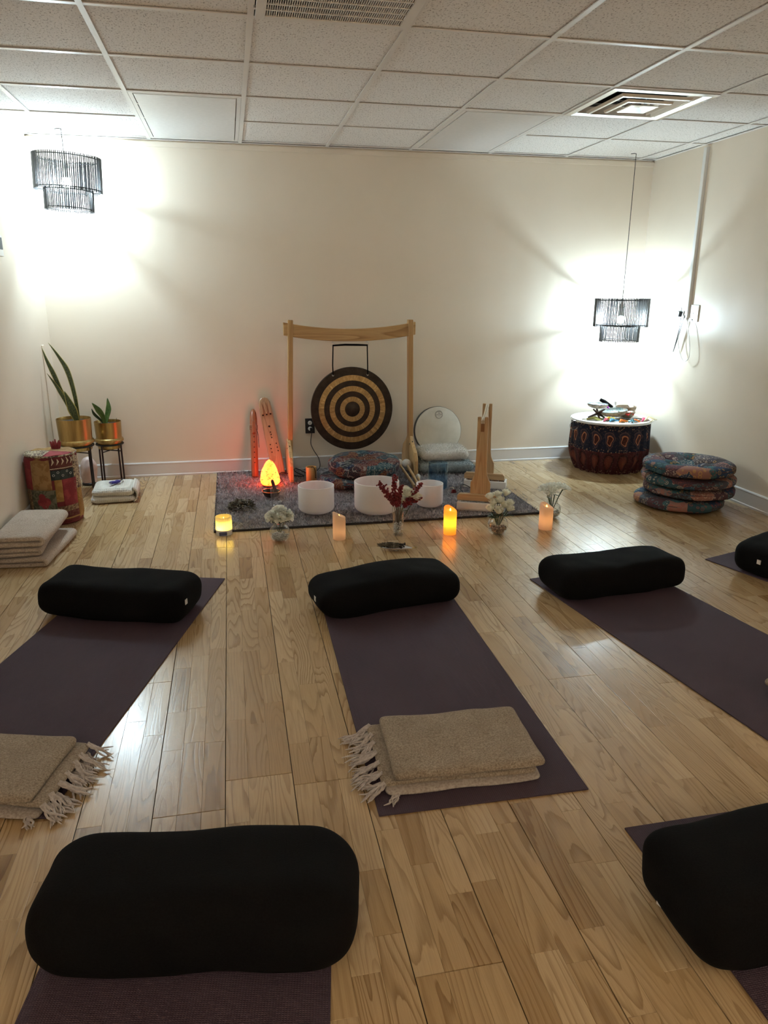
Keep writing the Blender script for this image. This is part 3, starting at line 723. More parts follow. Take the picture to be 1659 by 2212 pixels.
# wall fittings
def outlet_black():
    t = thing('wall_outlet', 'black duplex wall outlet with a plug in it beside the gong', 'outlet', (0.417, -0.001, 0.353))
    MB().box((0, -0.004, 0), (0.074, 0.008, 0.118)).build('cover_plate', 'black_plastic', t, smooth=False, bevel=0.002)
    for z in (0.024, -0.022):
        MB().lathe([(0.0, 0.004), (0.015, 0.004), (0.0165, 0.0)], 20).build('receptacle', 'white_plastic', t, (0, -0.008, z), (PI/2, 0, 0))
    for dx in (-0.005, 0.005):
        MB().box((dx, -0.0125, 0.027), (0.002, 0.001, 0.007)).build('slot', 'hole', t, smooth=False)
    MB().box((0.0, -0.0125, 0.018), (0.004, 0.001, 0.004)).build('slot', 'hole', t, smooth=False)
    return t
outlet_black()
def plate(y, z, label, kind):
    t = thing('wall_plate', label, 'wall plate', (XR, y, z))
    MB().box((-0.004, 0, 0), (0.008, 0.115 if kind == 'b' else 0.118, 0.118)).build('cover_plate', 'white_plastic', t, smooth=False, bevel=0.0025)
    if kind == 'a':
        for dz in (0.026, -0.026): MB().lathe([(0.0, 0.004), (0.014, 0.004), (0.016, 0.0)], 18).build('receptacle', 'white_trim', t, (-0.008, 0.02, dz), (0, -PI/2, 0))
    else:
        for dz in (0.0, -0.044): MB().ball((-0.009, 0, dz), 0.004, 8, 6).build('screw', 'black_plastic', t)
plate(-0.622, 1.226, 'white wall outlet plate behind the cable, left of the conduit end', 'a')
plate(-0.765, 1.226, 'blank white wall plate with dark screws right of the conduit end', 'b')
t = thing('cable_conduit', 'white plastic cable conduit running up the right wall to the ceiling', 'conduit', (XR, -0.695, 1.19))
MB().box((-0.011, 0, 0.575), (0.022, 0.036, 1.15)).build('cover', 'white_plastic', t, smooth=False, bevel=0.004)
MB().box((-0.002, 0, 0.575), (0.004, 0.042, 1.15)).build('base_strip', 'white_trim', t, smooth=False)
t = thing('hanging_cable', 'black and grey cables looping down below the wall conduit', 'cable', (XR-0.02, -0.68, 1.19))
MB().tube(catmull([(0, -0.01, 0.03), (-0.01, 0.0, -0.02), (-0.012, 0.03, -0.13), (-0.012, 0.075, -0.25), (-0.012, 0.058, -0.19), (-0.012, 0.03, -0.08), (-0.01, 0.03, 0.0)], 8), 0.0028, 6).build('black_loop', 'black_plastic', t)
MB().tube(catmull([(0, -0.015, 0.03), (-0.012, 0.015, -0.06), (-0.014, 0.02, -0.18), (-0.014, -0.06, -0.30), (-0.014, -0.13, -0.285), (-0.014, -0.13, -0.2), (-0.012, -0.07, -0.05), (-0.006, -0.02, 0.01)], 8), 0.0024, 6).build('grey_loop', 'white_plastic', t)
MB().box((-0.012, 0.045, 0.03), (0.03, 0.024, 0.04), (0.3, 0, 0)).build('plug', 'black_plastic', t, smooth=False, bevel=0.004)
t = thing('wall_raceway', 'narrow white cable raceway low on the left wall behind the tall plant', 'raceway', (XL, -0.25, 0.11))
MB().box((0.003, 0, 0.45), (0.006, 0.05, 0.90)).build('cover', 'wall', t, smooth=False, bevel=0.002)
t = thing('thermostat', 'small white framed thermostat at the left picture edge', 'thermostat', (XL, -0.99, 1.61))
MB().box((0.008, 0, 0), (0.016, 0.11, 0.115)).build('case', 'white_plastic', t, smooth=False, bevel=0.003)
MB().box((0.017, 0.0, 0.012), (0.002, 0.085, 0.065)).build('screen', 'ink', t, smooth=False)

# ------------------------------------------------------------------ pendant lamps: two in the far corners, two added behind the viewer
def bulb_mat(name, col, watt):
    m, nt, b = new_mat(name); A = 4*PI*0.03**2
    b.inputs['Base Color'].default_value = (1, 1, 1, 1); b.inputs['Emission Color'].default_value = c4(col); b.inputs['Emission Strength'].default_value = watt/(PI*A)
    return m
M['bulb'] = bulb_mat('cool_bulb_glow', BULB_COL, BULB_W); M['bulb_fill'] = bulb_mat('fill_bulb_glow', FILL_COL, FILL_W)  # the second bulb material serves the added rear lamps only
def pendant(loc, zc, ztop, label, tilt, bulb='bulb'):
    t = thing('pendant_lamp', label, 'pendant lamp', loc, group='two-tier pendant lamps')
    # loc.z = bottom of shade; local heights
    h1, h2 = 0.125, 0.32; R1, R2 = 0.150, 0.207
    sh = bpy.data.objects.new('lamp_shade', None); COL.objects.link(sh); sh.parent = t; sh.rotation_euler = tilt
    up = MB(); lo = MB()
    for k in range(104):
        a = 2*PI*k/104 + 0.006*math.sin(k*2.7); x, y = math.cos(a), math.sin(a)
        up.tube([(R2*x, R2*y, h1-0.012), (R2*x, R2*y, h2+0.006)], 0.0031, 6)
    for k in range(76):
        a = 2*PI*k/76 + 0.008*math.sin(k*1.9); x, y = math.cos(a), math.sin(a)
        lo.tube([(R1*x, R1*y, -0.004), (R1*x, R1*y, h1+0.006)], 0.0030, 6)
    stuff(up.build('upper_rods', 'black_metal', sh)); stuff(lo.build('lower_rods', 'black_metal', sh))
    for R_, z in ((R2, h2-0.008), (R2, h1+0.002), (R1, h1-0.006), (R1, 0.010)):
        MB().torus((0, 0, z), R_-0.004, 0.0036, 64, 6).build('hoop', 'black_metal', sh)
    for k in range(3):
        a = 2*PI*k/3 + 0.5; x, y = math.cos(a), math.sin(a)
        MB().tube(catmull([(R2*x, R2*y, h2-0.008), (0.5*R2*x, 0.5*R2*y, h2-0.045), (0.022*x, 0.022*y, h2-0.06)], 6), 0.0018, 5).build('spider_arm', 'black_metal', sh)
        MB().tube([(R1*x, R1*y, h1-0.004), ((R2-0.003)*x, (R2-0.003)*y, h1+0.002)], 0.0022, 5).build('tier_bracket', 'black_metal', sh)
    MB().lathe([(0.0, h2-0.015), (0.010, h2-0.016), (0.012, h2-0.03), (0.022, h2-0.035), (0.023, h2-0.066), (0.018, h2-0.068), (0.0, h2-0.068)], 20).build('socket', 'steel', t)
    zb = h2 - 0.155
    MB().lathe([(0.016, h2-0.066), (0.017, h2-0.10), (0.026, h2-0.125)], 20).build('bulb_neck', 'white_plastic', t)
    MB().ball((0, 0, zb), 0.03, 20, 14).build('bulb', bulb, t, smooth='all')
    MB().tube([(0, 0, h2-0.016), (0.001, 0, (h2+ztop-loc[2])/2), (0, 0, ztop-loc[2])], 0.0024, 6).build('cord', 'black_plastic', t)
    MB().tube(catmull([(0, 0, ztop-loc[2]-0.004), (-0.015, 0, ztop-loc[2]-0.001), (-0.04, 0.003, ztop-loc[2]-0.004)], 5), 0.0025, 6).build('ceiling_hook', 'black_metal', t)
pendant((-1.148, -0.255, 1.872), 0, H+0.009, 'black two-tier rod pendant lamp hung close under the ceiling in the left corner', (0.0, 0.05, 0))
pendant((2.870, -0.255, 1.000), 0, H+0.012, 'black two-tier rod pendant lamp hung low on a long cord above the draped drum table', (0, 0, 0))
pendant((-1.00, -6.80, 1.700), 0, H+0.012, 'added pendant fill lamp, unseen, in the rear left corner behind the viewer', (0, 0, 0), 'bulb_fill')  # unseen lamp, added to brighten foreground, ceiling and back wall
pendant((2.74, -6.80, 1.700), 0, H+0.012, 'added pendant fill lamp, unseen, in the rear right corner behind the viewer', (0, 0, 0), 'bulb_fill')  # its unseen twin, likewise added as fill light

# ------------------------------------------------------------------ mats, bolsters, blankets
def yoga_mat(corner_fl, ang, label, length=1.73, width=0.61):
    """corner_fl = far left corner on the floor, ang = rotation of the mat about z"""
    c, s_ = math.cos(ang), math.sin(ang)
    o = MB().box((width/2, -length/2, 0.0028), (width, length, 0.0046)).build('yoga_mat', 'mat', None, (corner_fl[0], corner_fl[1], 0), (0, 0, ang), smooth=False, bevel=0.001)
    return tag(o, label, 'yoga mat', 'purple yoga mats')
A_L = math.atan2(-0.269, 0.963)
MATS = {
 'left': yoga_mat((-0.839, -2.103), A_L, 'purple yoga mat at the left with a fringed blanket on its near end'),
 'centre': yoga_mat((0.184, -2.370), -0.012, 'purple yoga mat in the middle, seen whole, in line with the gong'),
 'right': yoga_mat((1.230, -2.563), 0.1485, 'purple yoga mat right of the middle one, running out of the right picture edge'),
 'far': yoga_mat((2.263, -2.476), 0.305, 'purple yoga mat at the far right of which only one pointed corner shows'),
 'front_left': yoga_mat((-0.571, -4.059), -0.1485, 'purple yoga mat in the left foreground under the biggest bolster'),
 'front_right': yoga_mat((0.793, -4.273), 0.005, 'purple yoga mat in the right foreground, its ribbed corner sticking out')}
def bolster(loc, ang, label, tagpos=None, L=0.33, Wd=0.150, Hh=0.082, seed=1, rz=0.062, r=0.060, namp=0.013):
    t = thing('bolster', label, 'bolster', (loc[0], loc[1], 0.0052), ang, 'black yoga bolsters')
    def tp(p):      # ends pinched in and slightly drooping
        k = abs(p.x)/L
        f = 1 - 0.10*max(0, k-0.72)/0.28
        return Vector((p.x + 0.008*math.sin(p.y*9+seed), p.y*f, p.z*(f - 0.05*math.sin(3*k+seed)*(p.z > 0))))
    mb = soft_box(L, Wd, Hh, r, 34, 18, 10, bulge=0.10, namp=namp, nsc=4.5, seed=seed, taper=tp, rz=rz)
    zmin = min(v[2] for v in mb.v)
    mb.v = [(x, y, max(z - zmin - 0.012, 0.0)) for x, y, z in mb.v]
    mb.build('cover', 'black_cloth', t, smooth='all', sub=1)
    if tagpos:
        x, y, z, rot = tagpos
        MB().box((0, 0, 0), (0.020, 0.0025, 0.022)).build('label_tag', 'tag', t, (x, y, z), rot, smooth=False)
    return t
bolster((-0.698, -2.565), A_L-0.075, 'black bolster lying across the left mat nearest the stacked blankets', (0.338, -0.075, 0.095, (0, 0, PI/2)), L=0.338, seed=2, Hh=0.078)
bolster((0.478, -2.685), 0.185, 'black bolster lying across the middle mat, nearest the vases', (-0.350, -0.03, 0.075, (0, 0, PI/2)), L=0.338, seed=5, Hh=0.075)
bolster((1.572, -2.735), 0.105, 'black bolster lying across the right-hand mat, casting a shadow on bare floor', None, L=0.338, seed=8, Hh=0.075)
bolster((2.650, -2.665), 0.305, 'black bolster at the right picture edge with a square white tag on its end', (-0.338, -0.02, 0.09, (0, 0, PI/2)), L=0.33, seed=11)
bolster((-0.298, -4.385), -0.150, 'biggest round black bolster in the left foreground', None, L=0.345, Wd=0.150, Hh=0.094, seed=14, rz=0.085, r=0.085)
bolster((1.058, -4.585), 0.03, 'black bolster in the right foreground with a small white tag low on its rounded end', (-0.345, 0.03, 0.055, (0.1, 0.1, PI/2+0.2)), L=0.345, seed=17, Hh=0.088)

def tassel(parent, start, d, length, seed, zfloor):
    r = random.Random(seed); mb = MB(); D = Vector(d).normalized(); S = D.cross(Vector((0, 0, 1)))
    for k in range(6):
        off = S*r.uniform(-0.007, 0.007); fan = r.uniform(-0.35, 0.35); L = length*r.uniform(0.7, 1.1); pts = []
        for i in range(6):
            q = i/5
            p = Vector(start) + off*(0.4+q) + (D + S*fan*q)*L*q + S*0.006*math.sin(q*6+k*1.7+seed)
            p.z = max(zfloor + 0.003 + 0.002*(k % 3), start[2]*(1-q**0.7) + (zfloor+0.004+0.003*(k % 3))*q**0.7)
            pts.append(p)
        mb.tube(pts, [0.0026, 0.0032, 0.0034, 0.0032, 0.0028, 0.0012], 5)
    return mb.build('tassel', 'fringe', parent)
def fringed_blanket(loc, ang, w_, d_, label, side, seed, z0=0.0055, mirror=1):
    """folded woven blanket; side=-1: fringe at its left end, +1 at its right end"""
    t = thing('fringed_blanket', label, 'blanket', (loc[0], loc[1], z0), ang, 'folded fringed blankets')
    def lay(name, cx, cy, w, d, z, h, sd, mat='blanket', droop=0.0):
        mb = soft_box(w/2, d/2, h/2, 0.022, 28, 20, 4, bulge=0.16, namp=0.007, nsc=6, seed=sd, rz=h*0.5)
        mb.v = [(x+cx, y+cy, max(0.0, zz + z + h/2)) for x, y, zz in mb.v]
        return mb.build(name, mat, t, smooth='all', sub=1)
    lay('under_fold', side*0.012, -0.012, w_*0.985, d_*1.01, 0.0, 0.016, seed+1, 'edge_stitch')
    lay('middle_fold', side*0.020, 0.006, w_, d_*0.97, 0.013, 0.020, seed+2)
    lay('top_fold', -side*0.010, 0.002, w_*0.97, d_*0.99, 0.030, 0.028, seed+3)
    r = random.Random(seed); n = 19
    for k in range(n):
        y = -d_*0.46 + d_*0.92*k/(n-1) + r.uniform(-0.008, 0.008)
        lev = (0.034, 0.022, 0.010)[k % 3]
        tassel(t, (side*(w_/2+0.012), y, lev), (side, r.uniform(-0.75, 0.1), 0), r.uniform(0.06, 0.10), seed*31+k, 0.0 - z0 + (0.006 if abs(side*(w_/2+0.05)) < 0.2 else 0.001))
    tassel(t, (side*(w_/2-0.02), -d_*0.52, 0.008), (side*0.5, -1, 0), 0.06, seed*31+77, 0.0)
    return t
fringed_blanket((0.447, -3.873), -0.035, 0.465, 0.315, 'oatmeal fringed blanket folded on the near end of the middle mat', -1, 3)
bl = fringed_blanket((-0.925, -3.725), A_L+0.02, 0.46, 0.30, 'oatmeal fringed blanket on the left mat, cut off by the left picture edge', 1, 9)
fringed_blanket((1.872, -3.85), 0.1485, 0.46, 0.30, 'oatmeal blanket on the right mat, only an edge showing at the picture border', 1, 15)

# cream blankets stacked by the left wall
def ribbon_fold(w_, layers, t_, depth, seed, first=1):
    """serpentine of folded cloth in x-z, run along y"""
    path = []; z = t_/2; dirn = first
    for k in range(layers):
        xs = np.linspace(-w_/2, w_/2, 14); xs = xs if dirn > 0 else xs[::-1]
        path += [(x, z) for x in xs]
        if k < layers-1:
            xe = xs[-1]; s_ = dirn
            for a in np.linspace(-PI/2, PI/2, 7)[1:-1]: path.append((xe + s_*t_*0.55*math.cos(a), z + t_/2 + t_/2*math.sin(a)))
            z += t_; dirn = -dirn
    return path, z + t_/2
def folded_blanket(loc, ang, w_, d_, layers, t_, label, seed, mat='blanket_pale', first=1):
    path, top = ribbon_fold(w_, layers, t_, d_, seed, first); n = len(path); ny = 22; mb = MB(); vs = []
    for j in range(ny+1):
        y = -d_/2 + d_*j/ny; e = 1 - 0.5*max(0, abs(j/ny-0.5)*2-0.9)/0.1*0.25
        for i in range(n):
            x, z = path[i]; a = path[max(i-1, 0)]; b = path[min(i+1, n-1)]
            tx, tz = b[0]-a[0], b[1]-a[1]; L = math.hypot(tx, tz); nx, nz = -tz/L, tx/L
            nv = mnoise.noise_vector(Vector((x*5+seed, y*5, z*9)))
            for s_ in (-1, 1):
                vs.append((x + nx*s_*t_*0.485 + nv.x*0.010, y*(1 - 0.02*math.sin(z*60+seed)) + nv.y*0.007, max(0.0, z + nz*s_*t_*0.485*e + nv.z*0.006)))
    fs = []; r = 2*n
    for j in range(ny):
        for i in range(n-1):
            a = j*r + 2*i
            fs.append((a, a+2, a+2+r, a+r)); fs.append((a+1, a+1+r, a+3+r, a+3))
        fs.append((j*r, j*r+r, j*r+r+1, j*r+1)); q = j*r + 2*(n-1); fs.append((q, q+1, q+1+r, q+r))
    for j in (0, ny):
        for i in range(n-1):
            a = j*r + 2*i; fs.append((a, a+1, a+3, a+2))
    mb.add(vs, fs)
    o = mb.build('folded_blanket', mat, None, loc, (0, 0, ang), smooth='all', sub=1)
    return tag(o, label, 'blanket', 'blankets stacked by the left wall'), top
_, zt = folded_blanket((-1.262, -1.655, 0.0), -0.10, 0.245, 0.52, 2, 0.026, 'cream folded blanket at the bottom of the stack, sticking out towards the room', 3)
_, zt2 = folded_blanket((-1.300, -1.665, zt+0.002), 0.02, 0.205, 0.50, 2, 0.024, 'cream folded blanket in the middle of the stack by the left wall', 7)
folded_blanket((-1.285, -1.655, zt+zt2+0.006), -0.04, 0.235, 0.52, 2, 0.030, 'cream folded blanket on top of the stack by the left wall', 12)
# white waffle blanket with a gadget
_w = MB()
t = thing('waffle_blanket', 'white waffle-weave blanket folded on the floor before the small plant stand', 'blanket', (-1.0, -0.605, 0.0), 0.05)
mb = soft_box(0.145, 0.155, 0.024, 0.05, 20, 18, 5, bulge=0.15, namp=0.005, nsc=8, seed=2, rz=0.022); mb.v = [(x, y, max(0, z+0.024)) for x, y, z in mb.v]; mb.build('lower_fold', 'waffle', t, smooth='all', sub=1)
mb = soft_box(0.14, 0.150, 0.028, 0.05, 20, 18, 5, bulge=0.15, namp=0.006, nsc=8, seed=5, rz=0.026); mb.v = [(x+0.006, y+0.004, z+0.073) for x, y, z in mb.v]; mb.build('upper_fold', 'waffle', t, smooth='all', sub=1)
mb = MB().torus((0, 0, 0), 0.026, 0.024, 10, 10, 'Y', (-0.25, 0.25)); mb.v = [(x, y*1.0 + 0, z) for x, y, z in mb.v]
def hem(u, v):
    a = -PI/2 + PI*u; b = v
    return (0.128 + 0.030*math.cos(a), -0.13 + 0.265*b, 0.05 + 0.045*math.sin(a))
MB().grid(hem, 10, 8).build('fold_spine', 'waffle', t, solid=0.012)
t = thing('blue_gadget', 'small shiny blue plastic gadget with a dark strap on the waffle blanket', 'gadget', (-0.985, -0.645, 0.112), 0.75)
mb = soft_box(0.040, 0.018, 0.010, 0.014, 14, 8, 4, namp=0.0, rz=0.009); mb.v = [(x, y*(1+0.25*x/0.04), z+0.0105+0.3*x*x) for x, y, z in mb.v]; mb.build('body', 'blue_plastic', t, smooth='all', sub=1)
MB().box((0.0, 0.0, 0.021), (0.014, 0.008, 0.0015)).build('button', 'white_plastic', t, smooth=False, bevel=0.0005)
MB().torus((-0.032, 0, 0.012), 0.012, 0.002, 16, 6).build('ring', 'silver', t)
MB().tube(catmull([(0.036, 0, 0.014), (0.06, 0.01, 0.012), (0.085, 0.03, 0.012), (0.10, 0.055, 0.009)], 6), [0.004]*19, 6).build('strap', 'black_plastic', t)

# ------------------------------------------------------------------ patchwork ottoman
def ottoman():
    R_, Hh = 0.148, 0.432
    t = thing('patchwork_ottoman', 'round upright patchwork bolster stool with a tied top against the left wall', 'ottoman', (-1.270, -1.06, 0), 0.0)
    rnd = random.Random(4)
    def rad(a, z): return R_*(1 + 0.012*math.sin(a*5+z*9) + 0.010*math.sin(a*11-z*21)) * (1 - 0.10*max(0, z/Hh-0.93)/0.07 - 0.08*max(0, 0.05-z/Hh)/0.05)
    mats = {k: noisy('patch_'+k, c1, c2, s_, rough=0.9, bmp=0.3, bscale=200.0, lo=0.46, hi=0.54, detail=4.0, dist=d) for k, c1, c2, s_, d in (
        ('ochre', (0.24, 0.13, 0.045), (0.32, 0.19, 0.075), 26.0, 1.0), ('maroon', (0.085, 0.015, 0.015), (0.12, 0.03, 0.025), 30.0, 0.5), ('teal', (0.020, 0.028, 0.028), (0.035, 0.05, 0.05), 30.0, 0.0),
        ('olive', (0.055, 0.06, 0.035), (0.14, 0.13, 0.085), 18.0, 2.5), ('crimson', (0.20, 0.022, 0.03), (0.28, 0.04, 0.045), 12.0, 0.0), ('floral', (0.11, 0.055, 0.03), (0.30, 0.21, 0.12), 40.0, 2.0),
        ('mustard', (0.26, 0.14, 0.035), (0.34, 0.20, 0.06), 20.0, 1.0), ('cream', (0.5, 0.42, 0.28), (0.10, 0.06, 0.05), 48.0, 2.0), ('stripe', (0.06, 0.01, 0.01), (0.13, 0.02, 0.02), 8.0, 0.0))}
    MB().lathe([(0.001, 0.0), (R_*0.9, 0.0), (R_*0.985, 0.012), (R_*0.985, Hh-0.02), (R_*0.93, Hh-0.004), (0.001, Hh)], 48).build('inner_cylinder', 'red_cloth', t)
    # patches: angle range in degrees (-90 faces the camera side), heights, material
    P = [(-128, -82, 0.225, 0.425, 'ochre'), (-82, -28, 0.345, 0.428, 'maroon'), (-82, -28, 0.285, 0.345, 'teal'), (-134, -76, 0.05, 0.225, 'olive'),
         (-76, -60, 0.15, 0.285, 'mustard'), (-60, -22, 0.12, 0.285, 'crimson'), (-76, -22, 0.085, 0.12, 'floral'), (-76, -22, 0.02, 0.085, 'stripe'), (-134, -76, 0.006, 0.05, 'teal'),
         (-28, 30, 0.21, 0.425, 'cream'), (-22, 40, 0.006, 0.21, 'mustard'), (-180, -128, 0.225, 0.425, 'crimson'), (-184, -134, 0.006, 0.225, 'floral'),
         (30, 100, 0.2, 0.425, 'olive'), (40, 110, 0.006, 0.2, 'maroon'), (100, 180, 0.2, 0.425, 'ochre'), (110, 176, 0.006, 0.2, 'teal')]
    for a0, a1, z0, z1, k in P:
        A0, A1 = math.radians(a0), math.radians(a1)
        def fn(u, v):
            a = A0 + (A1-A0)*u; z = z0 + (z1-z0)*v
            z += 0.006*math.sin(a*3 + z0*40)*(0 < v < 1)
            return (rad(a, z)*1.008*math.cos(a), rad(a, z)*1.008*math.sin(a), z)
        MB().grid(fn, 10, 6).build('patch', mats[k], t, smooth='all', solid=0.003)
    def on(a, z, k=1.022): a = math.radians(a); return Vector((rad(a, z)*k*math.cos(a), rad(a, z)*k*math.sin(a), z))
    # printed motifs, stitched on: flower, rings, leaves, stripes
    for da, dz, rr in ((-3, 0.028, 0.022), (6, 0.000, 0.026), (-7, -0.004, 0.022), (2, -0.024, 0.020)):
        n = 18; c = on(-104+da, 0.155+dz)
        MB().add([c] + [on(-104+da+math.degrees(rr*math.cos(2*PI*k/n)/R_), 0.155+dz+rr*math.sin(2*PI*k/n)) for k in range(n)], [(0, 1+k, 1+(k+1) % n) for k in range(n)]).build('flower_petal', mats['crimson'], t, smooth=False, solid=0.001)
    MB().tube([on(-101, 0.135), on(-97, 0.10), on(-95, 0.06)], 0.002, 5).build('flower_stalk', mats['floral'], t)
    for a, z in ((-76, 0.315), (-66, 0.33), (-56, 0.31), (-45, 0.332), (-36, 0.315)):
        MB().tube([on(a+math.degrees(0.006*math.cos(2*PI*k/12)/R_), z+0.006*math.sin(2*PI*k/12)) for k in range(13)], 0.0011, 4, False).build('ring_print', 'tag', t)
    for k in range(5):
        a = -78 + k*11
        MB().tube([on(a, 0.375), on(a+4, 0.395), on(a+2, 0.418)], [0.001, 0.006, 0.001], 5).build('leaf_print', 'rope', t)
    MB().tube([on(-82+1.8*k, 0.352+0.003*(k % 2)) for k in range(31)], 0.0022, 4).build('chain_print', 'rope', t)
    for k in range(12):
        MB().tube([on(-70+4*k, 0.082), on(-72+4*k, 0.052)], 0.0012, 4).build('stripe_print', mats['floral'], t)
    MB().tube([on(-76+2*k, 0.042) for k in range(28)], 0.005, 4).build('orange_band', mats['mustard'], t)
    # top disc in three sewn sectors and a knotted tie
    for a0, a1, k in ((-200, -95, 'cream'), (-95, -20, 'crimson'), (-20, 70, 'ochre'), (70, 160, 'mustard')):
        def fn(u, v):
            a = math.radians(a0 + (a1-a0)*u); r = R_*0.97*v
            return (r*math.cos(a), r*math.sin(a), Hh + 0.004 - 0.006*v*v + 0.003*math.sin(9*a+r*40)*v)
        MB().grid(fn, 12, 6).build('top_patch', mats[k], t, smooth='all', solid=0.003)
    MB().torus((0, 0, Hh-0.006), R_*0.965, 0.005, 48, 6).build('top_piping', mats['cream'], t)
    kn = MB()
    for k in range(7):
        a = k*0.9; kn.tube([(0.02+0.012*math.cos(a), 0.07+0.012*math.sin(a), Hh), (0.02+0.02*math.cos(a), 0.07+0.02*math.sin(a), Hh+0.022), (0.02+0.03*math.cos(a), 0.07+0.03*math.sin(a), Hh+0.045+0.006*(k % 3))], [0.012, 0.010, 0.003], 6)
    kn.build('tied_knot', mats['crimson'], t)
ottoman()

# ------------------------------------------------------------------ potted plants on stands, crystal
def plant_stand(loc, R_, Hh, label, seed, rot):
    t = thing('plant_stand', label, 'plant stand', loc, rot, 'black metal plant stands')
    MB().torus((0, 0, Hh), R_, 0.006, 40, 6).build('top_ring', 'black_metal', t)
    for k in range(4):
        a = PI/4 + k*PI/2; x, y = math.cos(a), math.sin(a)
        MB().tube([(R_*x, R_*y, Hh-0.002), (R_*1.03*x, R_*1.03*y, 0.0)], 0.0062, 8).build('leg', 'black_metal', t)
    MB().tube([(-R_*0.72, -R_*0.72, Hh-0.05), (R_*0.72, R_*0.72, Hh-0.05)], 0.004).tube([(-R_*0.72, R_*0.72, Hh-0.05), (R_*0.72, -R_*0.72, Hh-0.05)], 0.004).build('pot_support', 'black_metal', t)
def brass_pot(t, R_, Hh):
    MB().lathe([(0.001, -0.036), (R_*0.86, -0.036), (R_*0.90, -0.030), (R_*0.90, 0.012), (R_*1.06, 0.016), (R_*1.08, 0.024), (R_*1.05, 0.034), (R_*0.965, 0.040), (R_*0.955, 0.05), (R_, Hh-0.003), (R_, Hh), (R_*0.985, Hh), (R_*0.975, Hh-0.004), (R_*0.93, 0.04), (0.001, 0.03)], 56).build('pot', 'brass', t)
    mb = MB(); 
    def fn(u, v): r = R_*0.955*v; a = 2*PI*u; return (r*math.cos(a), r*math.sin(a), Hh-0.022 + 0.006*mnoise.noise(Vector((r*60*math.cos(a), r*60*math.sin(a), 1))))
    mb.grid(fn, 30, 8, cu_=True).build('soil', 'soil', t, smooth='all')
def leaf(t, pts, wmax, seed, mat='snake', prof=None, twist=0.4, cup=0.25, face=(0, -1, 0), name='leaf'):
    P = catmull(pts, 8); n = len(P)-1; F0 = Vector(face)
    prof = prof or (lambda q: max(0.02, (0.55+0.45*min(1, q/0.5))*min(1, ((1-q)/0.45))**0.8))
    def fn(u, v):
        k = min(int(round(v*n)), n); p = P[k]; tn = (P[min(k+1, n)]-P[max(k-1, 0)]).normalized()
        sd = tn.cross(F0); sd.normalize(); nr = sd.cross(tn)
        a = twist*v + seed; sd2 = sd*math.cos(a*twist) + nr*math.sin(a*twist)
        x = (u-0.5)*2; wd = wmax*prof(v)
        return tuple(p + sd2*x*wd/2 + nr*(cup*wd*x*x*0.5))
    return MB().grid(fn, 6, n, uv=True).build(name, mat, t, smooth='all', solid=0.002, weld=False)
plant_stand((-1.252, -0.385, 0), 0.112, 0.335, 'black metal plant stand holding the larger brass pot with the tall plant', 1, 0.25)
t = thing('potted_snake_plant', 'tall snake plant with long thin leaves in the larger brass pot', 'potted plant', (-1.252, -0.385, 0.340))
brass_pot(t, 0.113, 0.185)
leaf(t, [(0.035, -0.01, 0.17), (0.03, -0.015, 0.33), (0.002, -0.01, 0.50), (-0.045, 0.0, 0.60), (-0.105, 0.01, 0.695)], 0.036, 0.3)
leaf(t, [(0.02, 0.02, 0.17), (-0.045, 0.01, 0.33), (-0.09, 0.0, 0.48), (-0.125, 0.0, 0.58), (-0.145, 0.0, 0.66)], 0.036, 0.6)
leaf(t, [(0.01, 0.0, 0.17), (-0.04, 0.0, 0.31), (-0.08, 0.0, 0.40), (-0.132, -0.01, 0.495)], 0.030, 0.1)
leaf(t, [(0.03, -0.03, 0.165), (0.005, -0.035, 0.26), (-0.03, -0.035, 0.375)], 0.062, 0.05, prof=lambda q: max(0.02, (0.55+0.45*min(1, q/0.4))*min(1, ((1-q)/0.5))**0.7))
plant_stand((-1.073, -0.135, 0), 0.094, 0.292, 'black metal plant stand holding the smaller brass pot', 2, 0.3)
t = thing('potted_plant', 'small snake plant with three short leaves in the smaller brass pot', 'potted plant', (-1.073, -0.135, 0.297))
brass_pot(t, 0.094, 0.160)
pw = lambda q: max(0.03, (0.35+0.65*math.sin(min(1, q/0.7)*PI/2))*min(1, ((1-q)/0.35))**0.7)
leaf(t, [(-0.015, -0.02, 0.135), (-0.025, -0.025, 0.20), (-0.05, -0.03, 0.25), (-0.088, -0.03, 0.30)], 0.046, 0.2, 'leaf_green', pw, 0.5)
leaf(t, [(-0.012, -0.01, 0.135), (0.004, -0.01, 0.20), (0.02, -0.01, 0.26), (0.018, -0.01, 0.33)], 0.046, 0.7, 'leaf_green', pw, 0.5)
leaf(t, [(-0.02, 0.0, 0.135), (-0.05, 0.0, 0.175), (-0.085, 0.0, 0.215), (-0.10, 0.0, 0.255)], 0.022, 0.1, 'leaf_dark', pw, 0.5)
MB().tube([(0.065, -0.02, 0.135), (0.067, -0.02, 0.185)], 0.0015, 5).build('dry_stem', 'stem', t)
t = thing('crystal_lamp', 'unlit pale pink crystal lamp on a dark base behind the plant stands', 'crystal lamp', (-1.232, -0.175, 0), 0.3)
MB().lathe([(0.001, 0), (0.052, 0), (0.055, 0.006), (0.055, 0.016), (0.05, 0.02), (0.001, 0.02)], 32).build('base', 'black_plastic', t)
